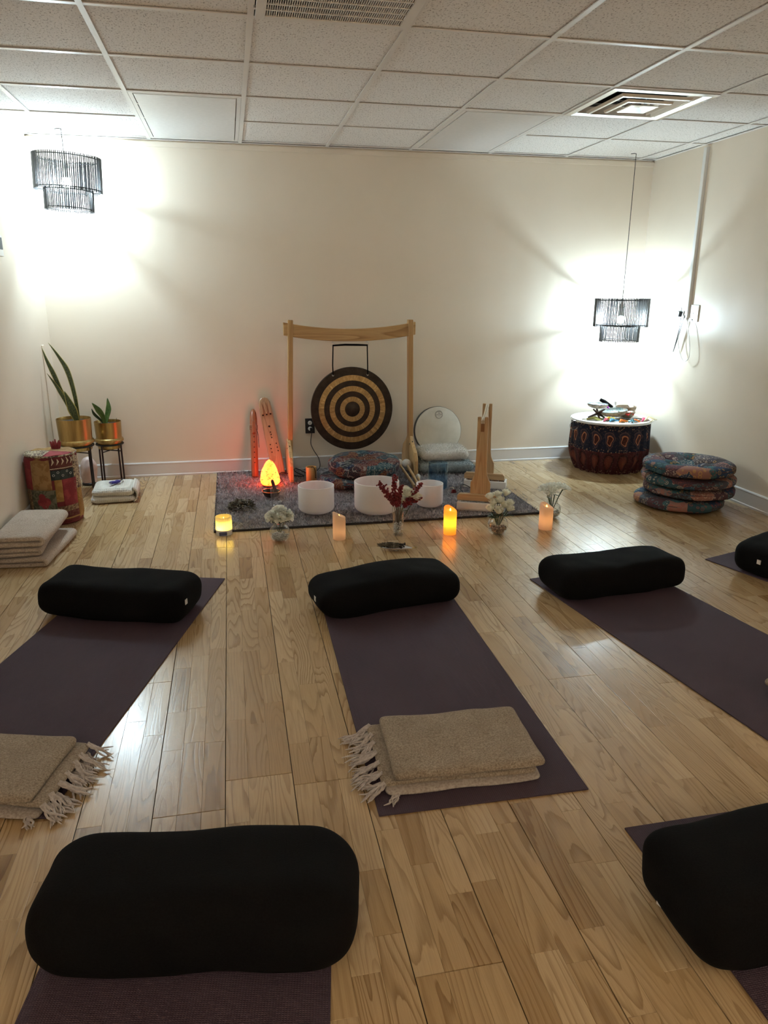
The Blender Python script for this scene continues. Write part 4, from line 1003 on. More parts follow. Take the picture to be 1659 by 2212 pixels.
def rock(a, b, h, seed, prof, amp=0.12, cr_=9.0, seg=28, rings=20):
    mb = MB()
    def fn(u, v):
        an = 2*PI*u; r = prof(v); d = Vector((math.cos(an)*r*a, math.sin(an)*r*b, v*h))
        k = 1 + amp*mnoise.noise(Vector((d.x*cr_*2+seed, d.y*cr_*2, d.z*cr_*1.5))) + amp*0.5*mnoise.noise(Vector((d.x*cr_*6+seed, d.y*cr_*6, d.z*cr_*5)))
        return (d.x*k, d.y*k, d.z)
    return mb.grid(fn, seg, rings, cu_=True)
rock(0.058, 0.05, 0.19, 3, lambda v: max(0.02, (0.86+0.14*math.sin(v*3))*(1 - max(0, v-0.62)/0.38*0.0)*math.sqrt(max(0.0, 1-(max(0, v-0.55)/0.45)**2.4))), 0.16).build('crystal', 'rose_quartz', t, (0, 0, 0.018))

# ------------------------------------------------------------------ rug
t = thing('shag_rug', 'grey shag rug spread under the instruments before the gong', 'rug', (0.708, -0.775, 0))
RW, RD = 2.045, 1.475
MB().box((0, 0, 0.004), (RW, RD, 0.008)).build('backing', 'rug', t, smooth=False)
mb = MB()
for s_ in (-1, 1): mb.box((0, s_*RD/2, 0.006), (RW+0.008, 0.010, 0.012)); mb.box((s_*RW/2, 0, 0.006), (0.010, RD, 0.012))
mb.build('binding', 'rug_edge', t, smooth=False)
rg = np.random.default_rng(5); N_ = 62000
xy = np.stack([rg.uniform(-RW/2, RW/2, N_), rg.uniform(-RD/2, RD/2, N_)], 1)
cl = np.array([mnoise.noise_vector(Vector((x*28, y*28, 0)))[:] for x, y in xy])
pts = np.column_stack([xy, np.full(N_, 0.007)]); nr = np.column_stack([cl[:, :2]*1.5, np.ones(N_)])
tufts('pile', pts, nr, 0.017, 0.0022, 'rug_pile', t, 3, lean=0.35)
RUG = 0.0205      # top of the pile

# ------------------------------------------------------------------ gong and its stand
GY = -0.270
t = thing('gong_stand', 'tall pine gong stand with a curved top beam and broad feet', 'gong stand', (0.705, GY, RUG))
zt = 1.172 - RUG
xT, xB = (-0.437, 0.450), (-0.474, 0.466)
for s_ in (0, 1):
    a, b = Vector((xB[s_], 0, 0.02)), Vector((xT[s_], 0, zt)); d = b-a; ang = math.atan2(d.x, d.z)
    MB().box((0, 0, 0), (0.036, 0.060, d.length)).build('post', 'pine_z', t, tuple((a+b)/2), (0, ang, 0), smooth=False, bevel=0.004)
    half = [(0.215, 0.0), (0.222, 0.02), (0.215, 0.12), (0.185, 0.18), (0.125, 0.215), (0.075, 0.245), (0.05, 0.27), (0.035, 0.28)]
    out = half + [(-a_, b_) for a_, b_ in half[::-1]]
    MB().prism(out, 0.030, lambda a_, b_, c_: (xB[s_] - 0.004 + c_, a_, b_)).build('foot', 'pine_z', t, smooth=False, bevel=0.006)
    for q in (-1, 1):
        MB().lathe([(0.001, 0.002), (0.006, 0.002), (0.007, 0.0)], 12).build('bolt', 'black_metal', t, (xB[s_]-0.004+q*0.0152, -0.058, 0.225), (0, q*PI/2, 0))
    MB().ball((xB[s_]-0.004, -0.078, 0.244), 0.005, 8, 6).build('bolt', 'black_metal', t)
# beam: sagging top and bottom edges
n = 24; top = []; bot = []
for k in range(n+1):
    x = -0.490 + 0.98*k/n; q = (x/0.49)**2
    top.append((x, 1.108 + 0.048*q - RUG)); bot.append((x, 1.018 + 0.046*q - RUG))
MB().prism(bot + top[::-1], 0.030, lambda a_, b_, c_: (a_, c_, b_)).build('beam', 'pine_x', t, smooth=False, bevel=0.004)
for x in (-0.132, 0.125):
    MB().torus((x, 0, 0.998-RUG), 0.013, 0.0022, 20, 6, 'Y', (-0.45, 0.38)).tube([(x, 0, 1.010-RUG), (x, 0, 1.035-RUG)], 0.0022, 6).build('eye_hook', 'steel', t)
GC = Vector((0.714, GY, 0.518)); GR = 0.312
t = thing('gong', 'round dark bronze gong with three gold rings hanging in the pine stand', 'gong', (GC.x, GC.y, GC.z))
def ringprof(r0, r1, z): return [(r0*GR, z), (r1*GR, z)]
def ylathe(prof, name, mat, seg=96):
    mb = MB(); n_ = len(prof)-1
    mb.grid(lambda u, v: (prof[int(round(v*n_))][0]*math.cos(2*PI*u), -prof[int(round(v*n_))][1], prof[int(round(v*n_))][0]*math.sin(2*PI*u)), seg, n_, cu_=True)
    return mb.build(name, mat, t)
def dish(r): return 0.010*(1-(r)**2)     # faint dome
ylathe([(0.001, -0.004), (GR*0.97, -0.004), (GR*0.99, -0.034), (GR, -0.034), (GR, -0.003), (GR*0.992, 0.0), (GR*0.816, dish(0.816)-0.001), (0.688*GR, dish(0.688)-0.001), (0.556*GR, dish(0.556)-0.001), (0.43*GR, dish(0.43)-0.001), (0.302*GR, dish(0.302)-0.001), (0.184*GR, dish(0.184)-0.001), (0.001, dish(0)-0.001)], 'disc', 'gong_dark')
for r0, r1 in ((0.688, 0.816), (0.43, 0.556), (0.184, 0.302)):
    pr = [(r0*GR, dish(r0)-0.0015), (r0*GR, dish(r0)+0.001), ((r0+r1)/2*GR, dish((r0+r1)/2)+0.0014), (r1*GR, dish(r1)+0.001), (r1*GR, dish(r1)-0.0015)]
    ylathe(pr, 'gold_ring', 'gong_gold')
ylathe([(0.001, dish(0)+0.0005), (0.17*GR, dish(0.17)+0.0005), (0.182*GR, dish(0.18)-0.002)], 'centre_boss', 'gong_dark')
for x in (-0.143, 0.118):
    MB().lathe([(0.001, 0.003), (0.006, 0.003), (0.008, 0.0)], 14).build('grommet', 'steel', t, (x, -0.004, 0.255), (PI/2, 0, 0))
MB().tube([(-0.143, -0.008, 0.255), (-0.145, -0.006, 0.33), (-0.139, -0.002, 0.472)], 0.0045, 8).tube([(0.118, -0.008, 0.255), (0.118, -0.006, 0.33), (0.116, -0.002, 0.472)], 0.0045, 8).build('hanging_strap', 'black_cloth', t)
MB().tube([(-0.143, 0, 0.471), (-0.05, 0, 0.476), (0.04, 0, 0.474), (0.120, 0, 0.471)], [0.006, 0.0075, 0.0075, 0.006], 8).build('strap_bridge', 'black_cloth', t)

# ------------------------------------------------------------------ flutes leaning on the wall
def lean(name, label, base, topp, group, rotz=0.0):
    b, tp = Vector(base), Vector(topp); d = tp-b
    t = thing(name, label, 'flute', base, group=group)
    q = d.to_track_quat('Z', 'Y'); 
    # keep the playing face towards the camera
    z = d.normalized(); y = Vector((0, 1, 0)); y = (y - z*y.dot(z)).normalized(); x = y.cross(z)
    t.rotation_euler = Matrix((x, y, z)).transposed().to_euler()
    return t, d.length
t, L = lean('wooden_flute', 'slim red cedar flute leaning on the wall with a row of finger holes', (-0.034, -0.262, RUG), (-0.020, -0.042, 0.505), 'flutes leaning on the wall')
prof = [(0.001, 0), (0.023, 0), (0.0265, 0.004), (0.027, L*0.62), (0.0275, L*0.70), (0.0275, L*0.86), (0.022, L*0.94), (0.012, L*0.985), (0.001, L)]
MB().lathe(prof, 24).build('barrel', 'cedar', t)
MB().box((0, -0.030, L*0.715), (0.028, 0.020, 0.10)).build('block', 'cedar', t, smooth=False, bevel=0.006)
for k in range(3): MB().torus((0, -0.002, L*0.70+0.012*k), 0.0300, 0.0024, 24, 6).build('leather_tie', 'maple', t)
MB().tube(catmull([(0.02, -0.024, L*0.70), (0.032, -0.02, L*0.6), (0.034, -0.02, L*0.5), (0.036, -0.018, L*0.42)], 5), 0.0022, 5).build('tie_end', 'dark_wood', t)
for k in range(6): MB().lathe([(0.001, 0.001), (0.0044, 0.001), (0.0048, -0.001)], 10).build('finger_hole', 'hole', t, (0, -0.0268, L*(0.20+0.075*k)), (PI/2, 0, 0))
t, L = lean('drone_flute', 'broad pale wooden drone flute with three carved blocks leaning on the wall', (0.150, -0.205, RUG), (0.060, -0.045, 0.592), 'flutes leaning on the wall')
out = [(-0.048, 0), (0.048, 0), (0.050, 0.1), (0.048, L*0.85), (0.044, L*0.93), (0.03, L*0.98), (0.012, L), (-0.012, L), (-0.03, L*0.98), (-0.044, L*0.93), (-0.048, L*0.85), (-0.050, 0.1)]
MB().prism(out, 0.042, lambda a_, b_, c_: (a_, c_, b_)).build('barrel', 'maple', t, smooth=False, bevel=0.012, bseg=4)
for k in (-1, 0, 1):
    MB().prism([(-0.009, 0), (0.009, 0), (0.010, 0.05), (0.007, 0.085), (0.0, 0.098), (-0.007, 0.085), (-0.010, 0.05)], 0.018, lambda a_, b_, c_: (k*0.029 + a_, -0.029 + c_, L*0.78 + b_)).build('carved_block', 'maple', t, smooth=False, bevel=0.004)
    MB().box((k*0.029, -0.0215, L*0.772), (0.012, 0.002, 0.010)).build('sound_hole', 'hole', t, smooth=False)
for x, z in ((0, 0.62), (0, 0.545), (0.002, 0.515), (0.002, 0.475), (-0.02, 0.39), (0.026, 0.392), (-0.02, 0.338), (0.028, 0.342), (-0.019, 0.292), (0.029, 0.297)):
    rr = 0.0075 if z > 0.6 else 0.0048
    MB().lathe([(0.001, 0.001), (rr, 0.001), (rr+0.0005, -0.001)], 12).build('finger_hole', 'hole', t, (x, -0.0212, L*z), (PI/2, 0, 0))

# ------------------------------------------------------------------ lit salt lamp with its cord
t = thing('salt_lamp', 'glowing orange salt crystal lamp on the rug before the flutes', 'salt lamp', (0.064, -0.545, RUG))
MB().lathe([(0.001, 0), (0.052, 0), (0.055, 0.004), (0.055, 0.010), (0.001, 0.010)], 32).build('base', 'dark_wood', t)
def sp(v):
    pts = [(0, 0.72), (0.06, 0.92), (0.2, 1.0), (0.4, 0.93), (0.6, 0.76), (0.8, 0.52), (0.92, 0.32), (1.0, 0.03)]
    for (a, b), (c, d) in zip(pts, pts[1:]):
        if v <= c: q = (v-a)/(c-a); return b + (d-b)*q
    return 0.03
rock(0.072, 0.048, 0.185, 8, sp, 0.07, 11.0, 36, 26).build('crystal', 'salt', t, (0, 0, 0.009), smooth='all')
t = thing('lamp_cord', 'thin black cord from the wall outlet looping over the rug to the salt lamp', 'cord', (0.42, -0.02, 0.33))
w0 = Vector((0.42, -0.02, 0.33))
pts = [(0.425, -0.035, 0.328), (0.425, -0.045, 0.30), (0.418, -0.03, 0.22), (0.44, -0.035, 0.16), (0.475, -0.06, 0.10), (0.475, -0.12, 0.045), (0.43, -0.20, 0.03), (0.36, -0.24, 0.03), (0.28, -0.20, 0.06), (0.27, -0.26, 0.05), (0.33, -0.33, 0.028), (0.25, -0.30, 0.03), (0.17, -0.31, 0.06), (0.14, -0.36, 0.045), (0.155, -0.45, 0.03), (0.13, -0.52, 0.028)]
MB().tube(catmull([tuple(Vector(p)-w0) for p in pts], 8), 0.0032, 6).build('cable', 'black_plastic', t)
MB().box((0.005, -0.016, 0.0), (0.022, 0.024, 0.026)).build('plug', 'black_plastic', t, smooth=False, bevel=0.004)

# ------------------------------------------------------------------ crystal bowls on the rug
def bowl_profile(R_, h, th, rb=0.55):
    out = []
    for k in range(9):
        a = PI/2*k/8; out.append((R_*(1-rb) + R_*rb*math.sin(a), R_*rb*0.62*(1-math.cos(a))))
    out = [(0.001, 0)] + out + [(R_, h*0.75), (R_*1.005, h-0.002), (R_-th/2, h)]
    inn = [(R_-th, h-0.002), (R_-th, h*0.75)] + [(max(0.001, q-th), z+th) for q, z in out[1:10][::-1]] + [(0.001, th)]
    return out + inn
def crystal_bowl(loc, R_, h, label):
    o = MB().lathe(bowl_profile(R_, h, 0.007), 64).build('crystal_bowl', 'quartz', None, loc)
    tag(o, label, 'singing bowl', 'frosted crystal bowls')
crystal_bowl((0.318, -1.262, RUG), 0.114, 0.178, 'frosted white crystal bowl left of the largest bowl')
crystal_bowl((0.695, -1.335, RUG), 0.142, 0.205, 'largest frosted white crystal bowl in the middle, behind the red berries')
crystal_bowl((1.062, -1.262, RUG), 0.088, 0.155, 'smallest frosted white crystal bowl, right of the red berries')
M['blue_glass'] = thin_glass('iridescent_blue_glass', (0.70, 0.80, 0.88), 0.35, (0.75, 0.92, 1.0))
o = MB().lathe([(0.001, 0), (0.064, 0), (0.069, 0.006), (0.070, 0.185), (0.0685, 0.187), (0.067, 0.185), (0.066, 0.008), (0.001, 0.005)], 48).build('glass_cylinder_bowl', 'blue_glass', None, (1.240, -0.825, RUG))
tag(o, 'clear blue iridescent glass cylinder standing behind the smallest white bowl', 'singing bowl')
M['thin_glass'] = thin_glass('thin_clear_glass', (0.985, 0.985, 0.985), 0.10)
o = MB().lathe([(0.001, 0.004), (0.03, 0.0), (0.048, 0.012), (0.060, 0.045), (0.062, 0.11), (0.064, 0.15), (0.0628, 0.15), (0.0608, 0.11), (0.0588, 0.046), (0.047, 0.015), (0.03, 0.004), (0.001, 0.008)], 40).build('clear_glass_bowl', 'thin_glass', None, (0.098, -1.165, RUG))
tag(o, 'clear glass bowl, nearly invisible, on the rug behind the white carnations', 'glass bowl')

# dark bowl with its striker
t = thing('dark_bowl', 'small dark metal bowl on the rug before the salt lamp', 'bowl', (0.056, -0.855, RUG))
MB().lathe([(0.001, 0), (0.03, 0), (0.046, 0.010), (0.058, 0.030), (0.062, 0.044), (0.060, 0.045), (0.056, 0.031), (0.044, 0.014), (0.001, 0.006)], 40).build('bowl', 'dark_bowl', t)
MB().torus((0, 0, 0.0445), 0.0615, 0.0018, 40, 6).build('rim', 'brass', t)
o = MB().tube([(0.024, 0.01, 0.022), (0.012, 0.004, 0.070), (0.002, 0.0, 0.110), (0.0, 0.0, 0.122)], [0.014, 0.012, 0.011, 0.006], 14).build('bowl_striker', 'dark_wood', None, (0.064, -0.855, RUG))
tag(o, 'stubby dark wooden striker leaning inside the small dark bowl', 'striker')
# bamboo cup and a mallet
t = thing('bamboo_tube', 'golden bamboo tube chime standing on the rug between gong stand and cushions', 'chime', (0.368, -0.50, RUG))
MB().lathe([(0.001, 0), (0.036, 0), (0.038, 0.003), (0.039, 0.116), (0.0375, 0.118), (0.034, 0.116), (0.033, 0.006), (0.001, 0.005)], 36).build('tube', 'bamboo', t)
MB().tube(catmull([(-0.002, -0.020, 0.117), (0.010, -0.030, 0.122), (0.022, -0.034, 0.105), (0.026, -0.032, 0.07), (0.027, -0.031, 0.045)], 6), 0.0028, 6).build('cord_loop', 'black_plastic', t)
MB().ball((0.027, -0.033, 0.042), 0.005, 8, 6).build('bead', 'dark_wood', t)
def mallet(head, tail, hr, label, mat='felt_white'):
    h_, tl = Vector(head), Vector(tail)
    t = thing('mallet', label, 'mallet', tail, group='mallets by the gong stand')
    d = h_-tl
    MB().tube([(0, 0, 0), tuple(d*0.5), tuple(d*0.97)], [0.012, 0.011, 0.008], 10).build('handle', 'beech_z', t)
    MB().ball(tuple(d), hr, 18, 12).build('head', mat, t, smooth='all')
mallet((1.050, -0.40, 0.112), (1.075, -0.800, RUG+0.012), 0.034, 'wooden mallet with a white ball head, nearer the cushions')
mallet((1.105, -0.42, 0.112), (1.112, -0.760, RUG+0.012), 0.036, 'wooden mallet with a white ball head, nearer the gong stand foot')
mallet((1.160, -0.565, 0.042), (1.120, -0.83, RUG+0.004), 0.021, 'small mallet with a tiny white head lying beside the stand foot')

# stacked zafus behind the bowls
def round_cushion(R_, h, dimples, seed, depth, e=0.55, nseg=56, wob=0.012):
    mb = MB(); nv = 26
    def fn(u, v):
        a = 2*PI*u; ph = PI/2 - PI*v; c, s_ = max(0.0, math.cos(ph)), math.sin(ph)
        r = R_*c**e; z = h/2*math.copysign(abs(s_)**e, s_)
        r *= 1 + wob*math.sin(a*3+seed) + wob*0.6*math.sin(a*7+seed*2)*c
        x, y = r*math.cos(a), r*math.sin(a)
        if s_ > 0.02:
            for dx, dy in dimples:
                d2 = (x-dx)**2+(y-dy)**2; z -= depth*math.exp(-d2/0.0012) + depth*0.6*math.exp(-d2/0.006)
        z += 0.007*mnoise.noise(Vector((x*9+seed, y*9, 0)))*c
        return (x, y, z + h/2)
    return mb.grid(fn, nseg, nv, cu_=True)
def cushion(name, loc, R_, h, label, cat, mat, seed, group, dims, depth=0.03, rotz=0.0, tilt=(0, 0)):
    t = thing(name, label, cat, loc, rotz, group, rot=(tilt[0], tilt[1], rotz))
    round_cushion(R_, h, dims, seed, depth).build('cover', mat, t, smooth='all')
    MB().torus((0, 0, h*0.62), R_*0.985, 0.0035, 56, 6).build('piping', mat, t)
    for dx, dy in dims: MB().ball((dx, dy, h - depth*1.35), (0.011, 0.011, 0.006), 12, 6).build('tuft_button', mat, t)
    return t
cushion('zafu', (0.690, -0.600, RUG), 0.270, 0.085, 'lower dark swirl-patterned round cushion behind the largest white bowl', 'cushion', 'zafu', 3, 'swirl-patterned cushions on the rug', [])
cushion('zafu', (0.745, -0.595, RUG+0.083), 0.262, 0.118, 'upper dark swirl-patterned round cushion, dented, under the gong', 'cushion', 'zafu', 8, 'swirl-patterned cushions on the rug', [(0.02, 0.01)], 0.03, 0.4, (0.04, -0.03))

# furry pillows and frame drum
def fur_pillow(loc, a, b, c, mat, label, seed, rot, nf):
    t = thing('fur_pillow', label, 'pillow', loc, rot, 'furry pillows under the frame drum')
    mb = soft_box(a, b, c, 0.05, 22, 16, 5, bulge=0.35, namp=0.006, nsc=7, seed=seed, rz=c*0.9)
    zm = min(v[2] for v in mb.v); mb.v = [(x, y, max(0, z-zm-0.004)) for x, y, z in mb.v]
    o = mb.build('cover', mat, t, smooth='all')
    p, n_ = surf_points(o, nf, seed); tufts('fur', p, n_, 0.014, 0.0011, mat, t, seed, lean=0.8)
fur_pillow((1.440, -0.255, RUG), 0.215, 0.185, 0.038, 'fur_blue', 'blue-grey furry pillow lying under the white one', 5, -0.06, 9000)
fur_pillow((1.435, -0.235, RUG+0.088), 0.190, 0.160, 0.036, 'fur_white', 'white furry pillow on top of the blue-grey one', 9, -0.05, 9000)
t = thing('frame_drum', 'round cream frame drum leaning on the wall on the white furry pillow', 'drum', (1.432, -0.135, 0.305), rot=(-0.16, 0, 0))
DR = 0.190
def yl(prof, seg=72):
    mb = MB(); n_ = len(prof)-1
    return mb.grid(lambda u, v: (prof[int(round(v*n_))][0]*math.cos(2*PI*u), -prof[int(round(v*n_))][1], prof[int(round(v*n_))][0]*math.sin(2*PI*u)), seg, n_, cu_=True)
yl([(0.001, 0.0), (DR*0.97, 0.0), (DR*0.992, -0.003), (DR, -0.009)]).build('skin', 'drumhead', t)
yl([(DR+0.0005, -0.004), (DR+0.002, -0.012), (DR+0.002, -0.055), (DR-0.006, -0.055), (DR-0.006, -0.02)]).build('shell', 'black_plastic', t)
MB().torus((0.008, -0.0012, 0.128), 0.0295, 0.0011, 40, 4, 'Y').build('logo_ring', 'ink', t)
MB().prism([(-0.006, 0.0), (0, -0.002), (0.006, 0.0), (0.003, 0.003), (0, 0.0045), (-0.003, 0.003)], 0.0006, lambda a_, b_, c_: (0.008+a_, -0.0012+c_, 0.137+b_)).build('logo_mark', 'ink', t, smooth=False)
for k, (x0, x1) in enumerate(((-0.021, -0.010), (-0.008, 0.000), (0.002, 0.010), (0.012, 0.021))): MB().box((0.008+(x0+x1)/2, -0.0012, 0.1265), (x1-x0, 0.0006, 0.0028)).build('logo_lettering', 'ink', t, smooth=False)
MB().box((0.008, -0.0012, 0.116), (0.012, 0.0006, 0.0018)).build('logo_lettering', 'ink', t, smooth=False)

# ------------------------------------------------------------------ wooden instrument stand with rope, on two pebble trays
SA = -0.44      # feet run along this direction
t = thing('wooden_stand', 'beech stand of two uprights on bar feet joined by a cream rope', 'instrument stand', (1.370, -1.375, 0.072), SA)
B2 = (Matrix.Rotation(-SA, 3, 'Z') @ Vector((1.592-1.370, -0.825+1.375, 0)))
for k, (ox, oy) in enumerate(((0, 0), (B2.x, B2.y))):
    MB().prism([(-0.145, 0.0), (0.145, 0.0), (0.145, 0.030), (0.132, 0.045), (-0.132, 0.045), (-0.145, 0.030)], 0.034, lambda a_, b_, c_: (ox+a_, oy-0.012+c_, b_)).build('foot', 'beech_x', t, smooth=False, bevel=0.003)
    hp = 0.545
    R2_ = [(0.064, 0.044), (0.064, 0.118), (0.050, 0.145), (0.042, 0.165), (0.037, 0.20), (0.034, 0.30), (0.034, hp), (0.011, hp), (0.011, hp-0.018)]
    out = R2_ + [(-a_, b_) for a_, b_ in R2_[::-1]]
    MB().prism(out, 0.022, lambda a_, b_, c_: (ox+a_, oy+c_, b_)).build('upright', 'beech_z', t, smooth=False, bevel=0.003)
    MB().box((ox, oy-0.011, hp-0.062), (0.023, 0.004, 0.062)).build('tenon_end', 'mortise', t, smooth=False)
d = Vector((B2.x, B2.y, 0))
ln_ = d.length; an = math.atan2(d.y, d.x)
MB().box((d.x/2, d.y/2, 0.483), (ln_-0.02, 0.021, 0.058), (0, 0, an)).build('cross_rail', 'beech_x', t, smooth=False)
for sx in (-0.006, 0.006):
    MB().tube(catmull([(sx, -0.014, 0.505), (sx, -0.008, 0.530), tuple(d*0.3+Vector((sx, 0, 0.520))), tuple(d*0.7+Vector((sx, 0, 0.528))), (d.x+sx, d.y-0.01, 0.535), (d.x+sx, d.y+0.014, 0.51)], 6), 0.0055, 8).build('rope', 'rope', t)
def tray(loc, rot, label, seed, mat, w_=0.30, d_=0.115):
    t = thing('pebble_tray', label, 'tray', loc, rot, 'white pebble trays')
    MB().box((0, 0, 0.004), (w_, d_, 0.008)).build('bottom', 'white_plastic', t, smooth=False)
    for s_ in (-1, 1):
        MB().box((0, s_*(d_/2-0.007), 0.026), (w_, 0.014, 0.050)).build('side', 'white_plastic', t, smooth=False, bevel=0.002)
        MB().box((s_*(w_/2-0.007), 0, 0.026), (0.014, d_-0.028, 0.050)).build('side', 'white_plastic', t, smooth=False, bevel=0.002)
    r = random.Random(seed); mb = MB()
    for k in range(150):
        mb.ball((r.uniform(-w_/2+0.022, w_/2-0.022), r.uniform(-d_/2+0.02, d_/2-0.02), 0.034+r.uniform(0, 0.009)), (r.uniform(0.006, 0.011), r.uniform(0.005, 0.009), r.uniform(0.004, 0.006)), 7, 5)
    stuff(mb.build('pebbles', mat, t))
tray((1.372, -1.395, RUG), SA, 'white tray of grey pebbles under the front foot of the beech stand', 1, 'pebble')
tray((1.592, -0.850, RUG), SA, 'white tray with brown pebbles under the rear foot of the beech stand', 2, 'pebble_brown')
o = MB().tube(catmull([(0, 0, 0.004), (-0.05, 0.02, 0.035), (-0.10, 0.0, 0.055), (-0.125, -0.06, 0.035), (-0.09, -0.12, 0.004), (-0.02, -0.14, 0.004)], 8), 0.0028, 6).build('tray_cord', 'black_plastic', None, (1.475, -0.965, RUG))
tag(o, 'thin black cord arching from the rear pebble tray over the rug', 'cord')
t = thing('red_tassel', 'tiny dark red tassel charm lying on the rug by the glass cylinder', 'charm', (1.313, -0.985, RUG), 0.2)
MB().prism([(-0.020, 0), (0.020, 0), (0.012, 0.024), (-0.010, 0.026)], 0.016, lambda a_, b_, c_: (a_, c_, b_)).build('bag', 'red_cloth', t, smooth=False, bevel=0.003)
MB().tube(catmull([(0.002, 0, 0.024), (0.012, 0.03, 0.03), (0.010, 0.07, 0.02), (0.025, 0.10, 0.012)], 5), 0.0022, 5).build('string', 'rope', t)

# ------------------------------------------------------------------ candles on the floor
def candle(loc, R_, h, label, mat, slope, power, col, seed, rotz=0.0, zl=None):
    t = thing('led_candle', label, 'candle', loc, rotz, 'battery candles on the floor')
    mb = MB(); nu, nv = 40, 14
    rim = lambda a: h + slope*math.cos(a) + 0.003*math.sin(2*a+seed)
    def fn(u, v):
        a = 2*PI*u
        if v <= 0.6: z = rim(a)*v/0.6; r = R_*(1-0.04*max(0, (v-0.55)/0.05)); r = R_ if z > 0.004 else R_*0.985
        else:
            q = (v-0.6)/0.4; r = R_*(1 - 0.14 - 0.86*q) if q > 0 else R_; z = rim(a)*(1-q) + (h - abs(slope) - 0.006)*q if q > 0.05 else rim(a)
            r = max(r, 0.001)
        return (r*math.cos(a), r*math.sin(a), z)
    mb.grid(fn, nu, nv, cu_=True).build('wax_body', mat, t, smooth='all')
    zt_ = h - abs(slope) - 0.006
    MB().lathe([(0.001, 0.0), (0.0035, 0.003), (0.0045, 0.008), (0.003, 0.014), (0.001, 0.019)], 10).build('flame', 'flame', t, (0, 0, zt_))
    MB().tube([(0, 0, zt_-0.002), (0, 0, zt_+0.004)], 0.0012, 5).build('wick', 'black_plastic', t)
    L = bpy.data.lights.new('candle_led', 'POINT'); L.energy = power; L.color = col; L.shadow_soft_size = 0.012
    lo = bpy.data.objects.new('candle_led', L); COL.objects.link(lo); lo.parent = t; lo.location = (0, 0, zl if zl else h*0.5)
    return t
candle((0.393, -1.758, 0), 0.037, 0.150, 'pale candle with a slanted top between carnation vase and berry vase', 'wax', -0.018, 0.028, (1.0, 0.55, 0.25), 1, 0.1, 0.05)
candle((1.046, -1.790, 0), 0.038, 0.158, 'brightly glowing amber candle right of the berry vase', 'wax_orange', 0.014, 0.34, (1.0, 0.42, 0.06), 2, 2.2, 0.075)
candle((1.642, -1.806, 0), 0.041, 0.150, 'pale glowing candle before the spidery white flowers at the right', 'wax', 0.014, 0.055, (1.0, 0.50, 0.20), 3, 2.4, 0.06)
t = thing('ribbed_candle', 'short ribbed yellow candle with a bluish base at the left rug corner', 'candle', (-0.258, -1.545, 0), 0.0, 'battery candles on the floor')
mb = MB(); nb = 96
def rfn(u, v):
    a = 2*PI*u; r = 0.0455 + 0.0016*(1 if int(u*nb) % 4 < 2 else 0)
    if v < 0.55: return (r*math.cos(a), r*math.sin(a), 0.032 + 0.078*v/0.55)
    q = (v-0.55)/0.45
    if q < 0.3: return ((r-0.006*q/0.3)*math.cos(a), (r-0.006*q/0.3)*math.sin(a), 0.110)
    q = (q-0.3)/0.7; rr = max(0.001, 0.039*(1-0.1*q) if q < 0.5 else 0.035*(1-(q-0.5)/0.5)); return (rr*math.cos(a), rr*math.sin(a), 0.110-0.03*min(1, q/0.5))
mb.grid(rfn, nb, 14, cu_=True).build('ribbed_shade', 'wax_yellow', t)
MB().lathe([(0.001, 0), (0.045, 0), (0.046, 0.003), (0.046, 0.032), (0.001, 0.032)], 40).build('base', 'white_plastic', t)
MB().box((-0.006, -0.0462, 0.015), (0.044, 0.004, 0.022)).build('window', plain('blue_window', (0.05, 0.06, 0.16), 0.2), t, smooth=False, bevel=0.004)
MB().lathe([(0.001, 0.0), (0.004, 0.004), (0.005, 0.010), (0.003, 0.018), (0.001, 0.024)], 10).build('flame', 'flame', t, (0, 0, 0.080))
L_ = bpy.data.lights.new('candle_led', 'POINT'); L_.energy = 0.26; L_.color = (1.0, 0.72, 0.10); L_.shadow_soft_size = 0.01
lo = bpy.data.objects.new('candle_led', L_); COL.objects.link(lo); lo.parent = t; lo.location = (0, 0, 0.072)
L_ = bpy.data.lights.new('candle_blue_led', 'POINT'); L_.energy = 0.035; L_.color = (0.25, 0.25, 1.0); L_.shadow_soft_size = 0.006
lo = bpy.data.objects.new('candle_blue_led', L_); COL.objects.link(lo); lo.parent = t; lo.location = (-0.012, -0.018, 0.042)

# ------------------------------------------------------------------ vases and flowers
def globe(loc, R_, label, peb, seed, mat='glass'):
    t = thing('globe_vase', label, 'vase', loc, 0.0, 'glass globe vases')
    out = []
    for k in range(17):
        a = -PI/2 + (PI*0.80)*k/16
        out.append((max(0.001, R_*math.cos(a)), R_*0.96 + R_*0.98*math.sin(a)))
    z0 = out[0][1]; out = [(r, max(0.0, z - 0.006)) for r, z in out]
    neck = out[-1]; out += [(neck[0]*0.98, neck[1]+0.008), (neck[0]*1.06, neck[1]+0.014)]
    inn = [(max(0.001, r-0.0025), z+(0.004 if k > len(out)*0.6 else 0.0)) for k, (r, z) in enumerate(out[::-1])]
    inn = [(r, max(z, 0.006)) for r, z in inn]
    MB().lathe(out + inn, 40).build('glass', mat, t, smooth='all')
    r = random.Random(seed); mb = MB()
    for k in range(130):
        z = r.uniform(0.010, R_*0.78); lim = math.sqrt(max(0, (R_*0.86)**2 - (z+0.0-R_*0.92)**2)); q = lim*math.sqrt(r.random()); a = r.uniform(0, 2*PI)
        mb.ball((q*math.cos(a), q*math.sin(a), z), (r.uniform(0.005, 0.009), r.uniform(0.005, 0.008), r.uniform(0.004, 0.006)), 7, 5)
    stuff(mb.build('pebbles', peb, t))
    return out[-1]
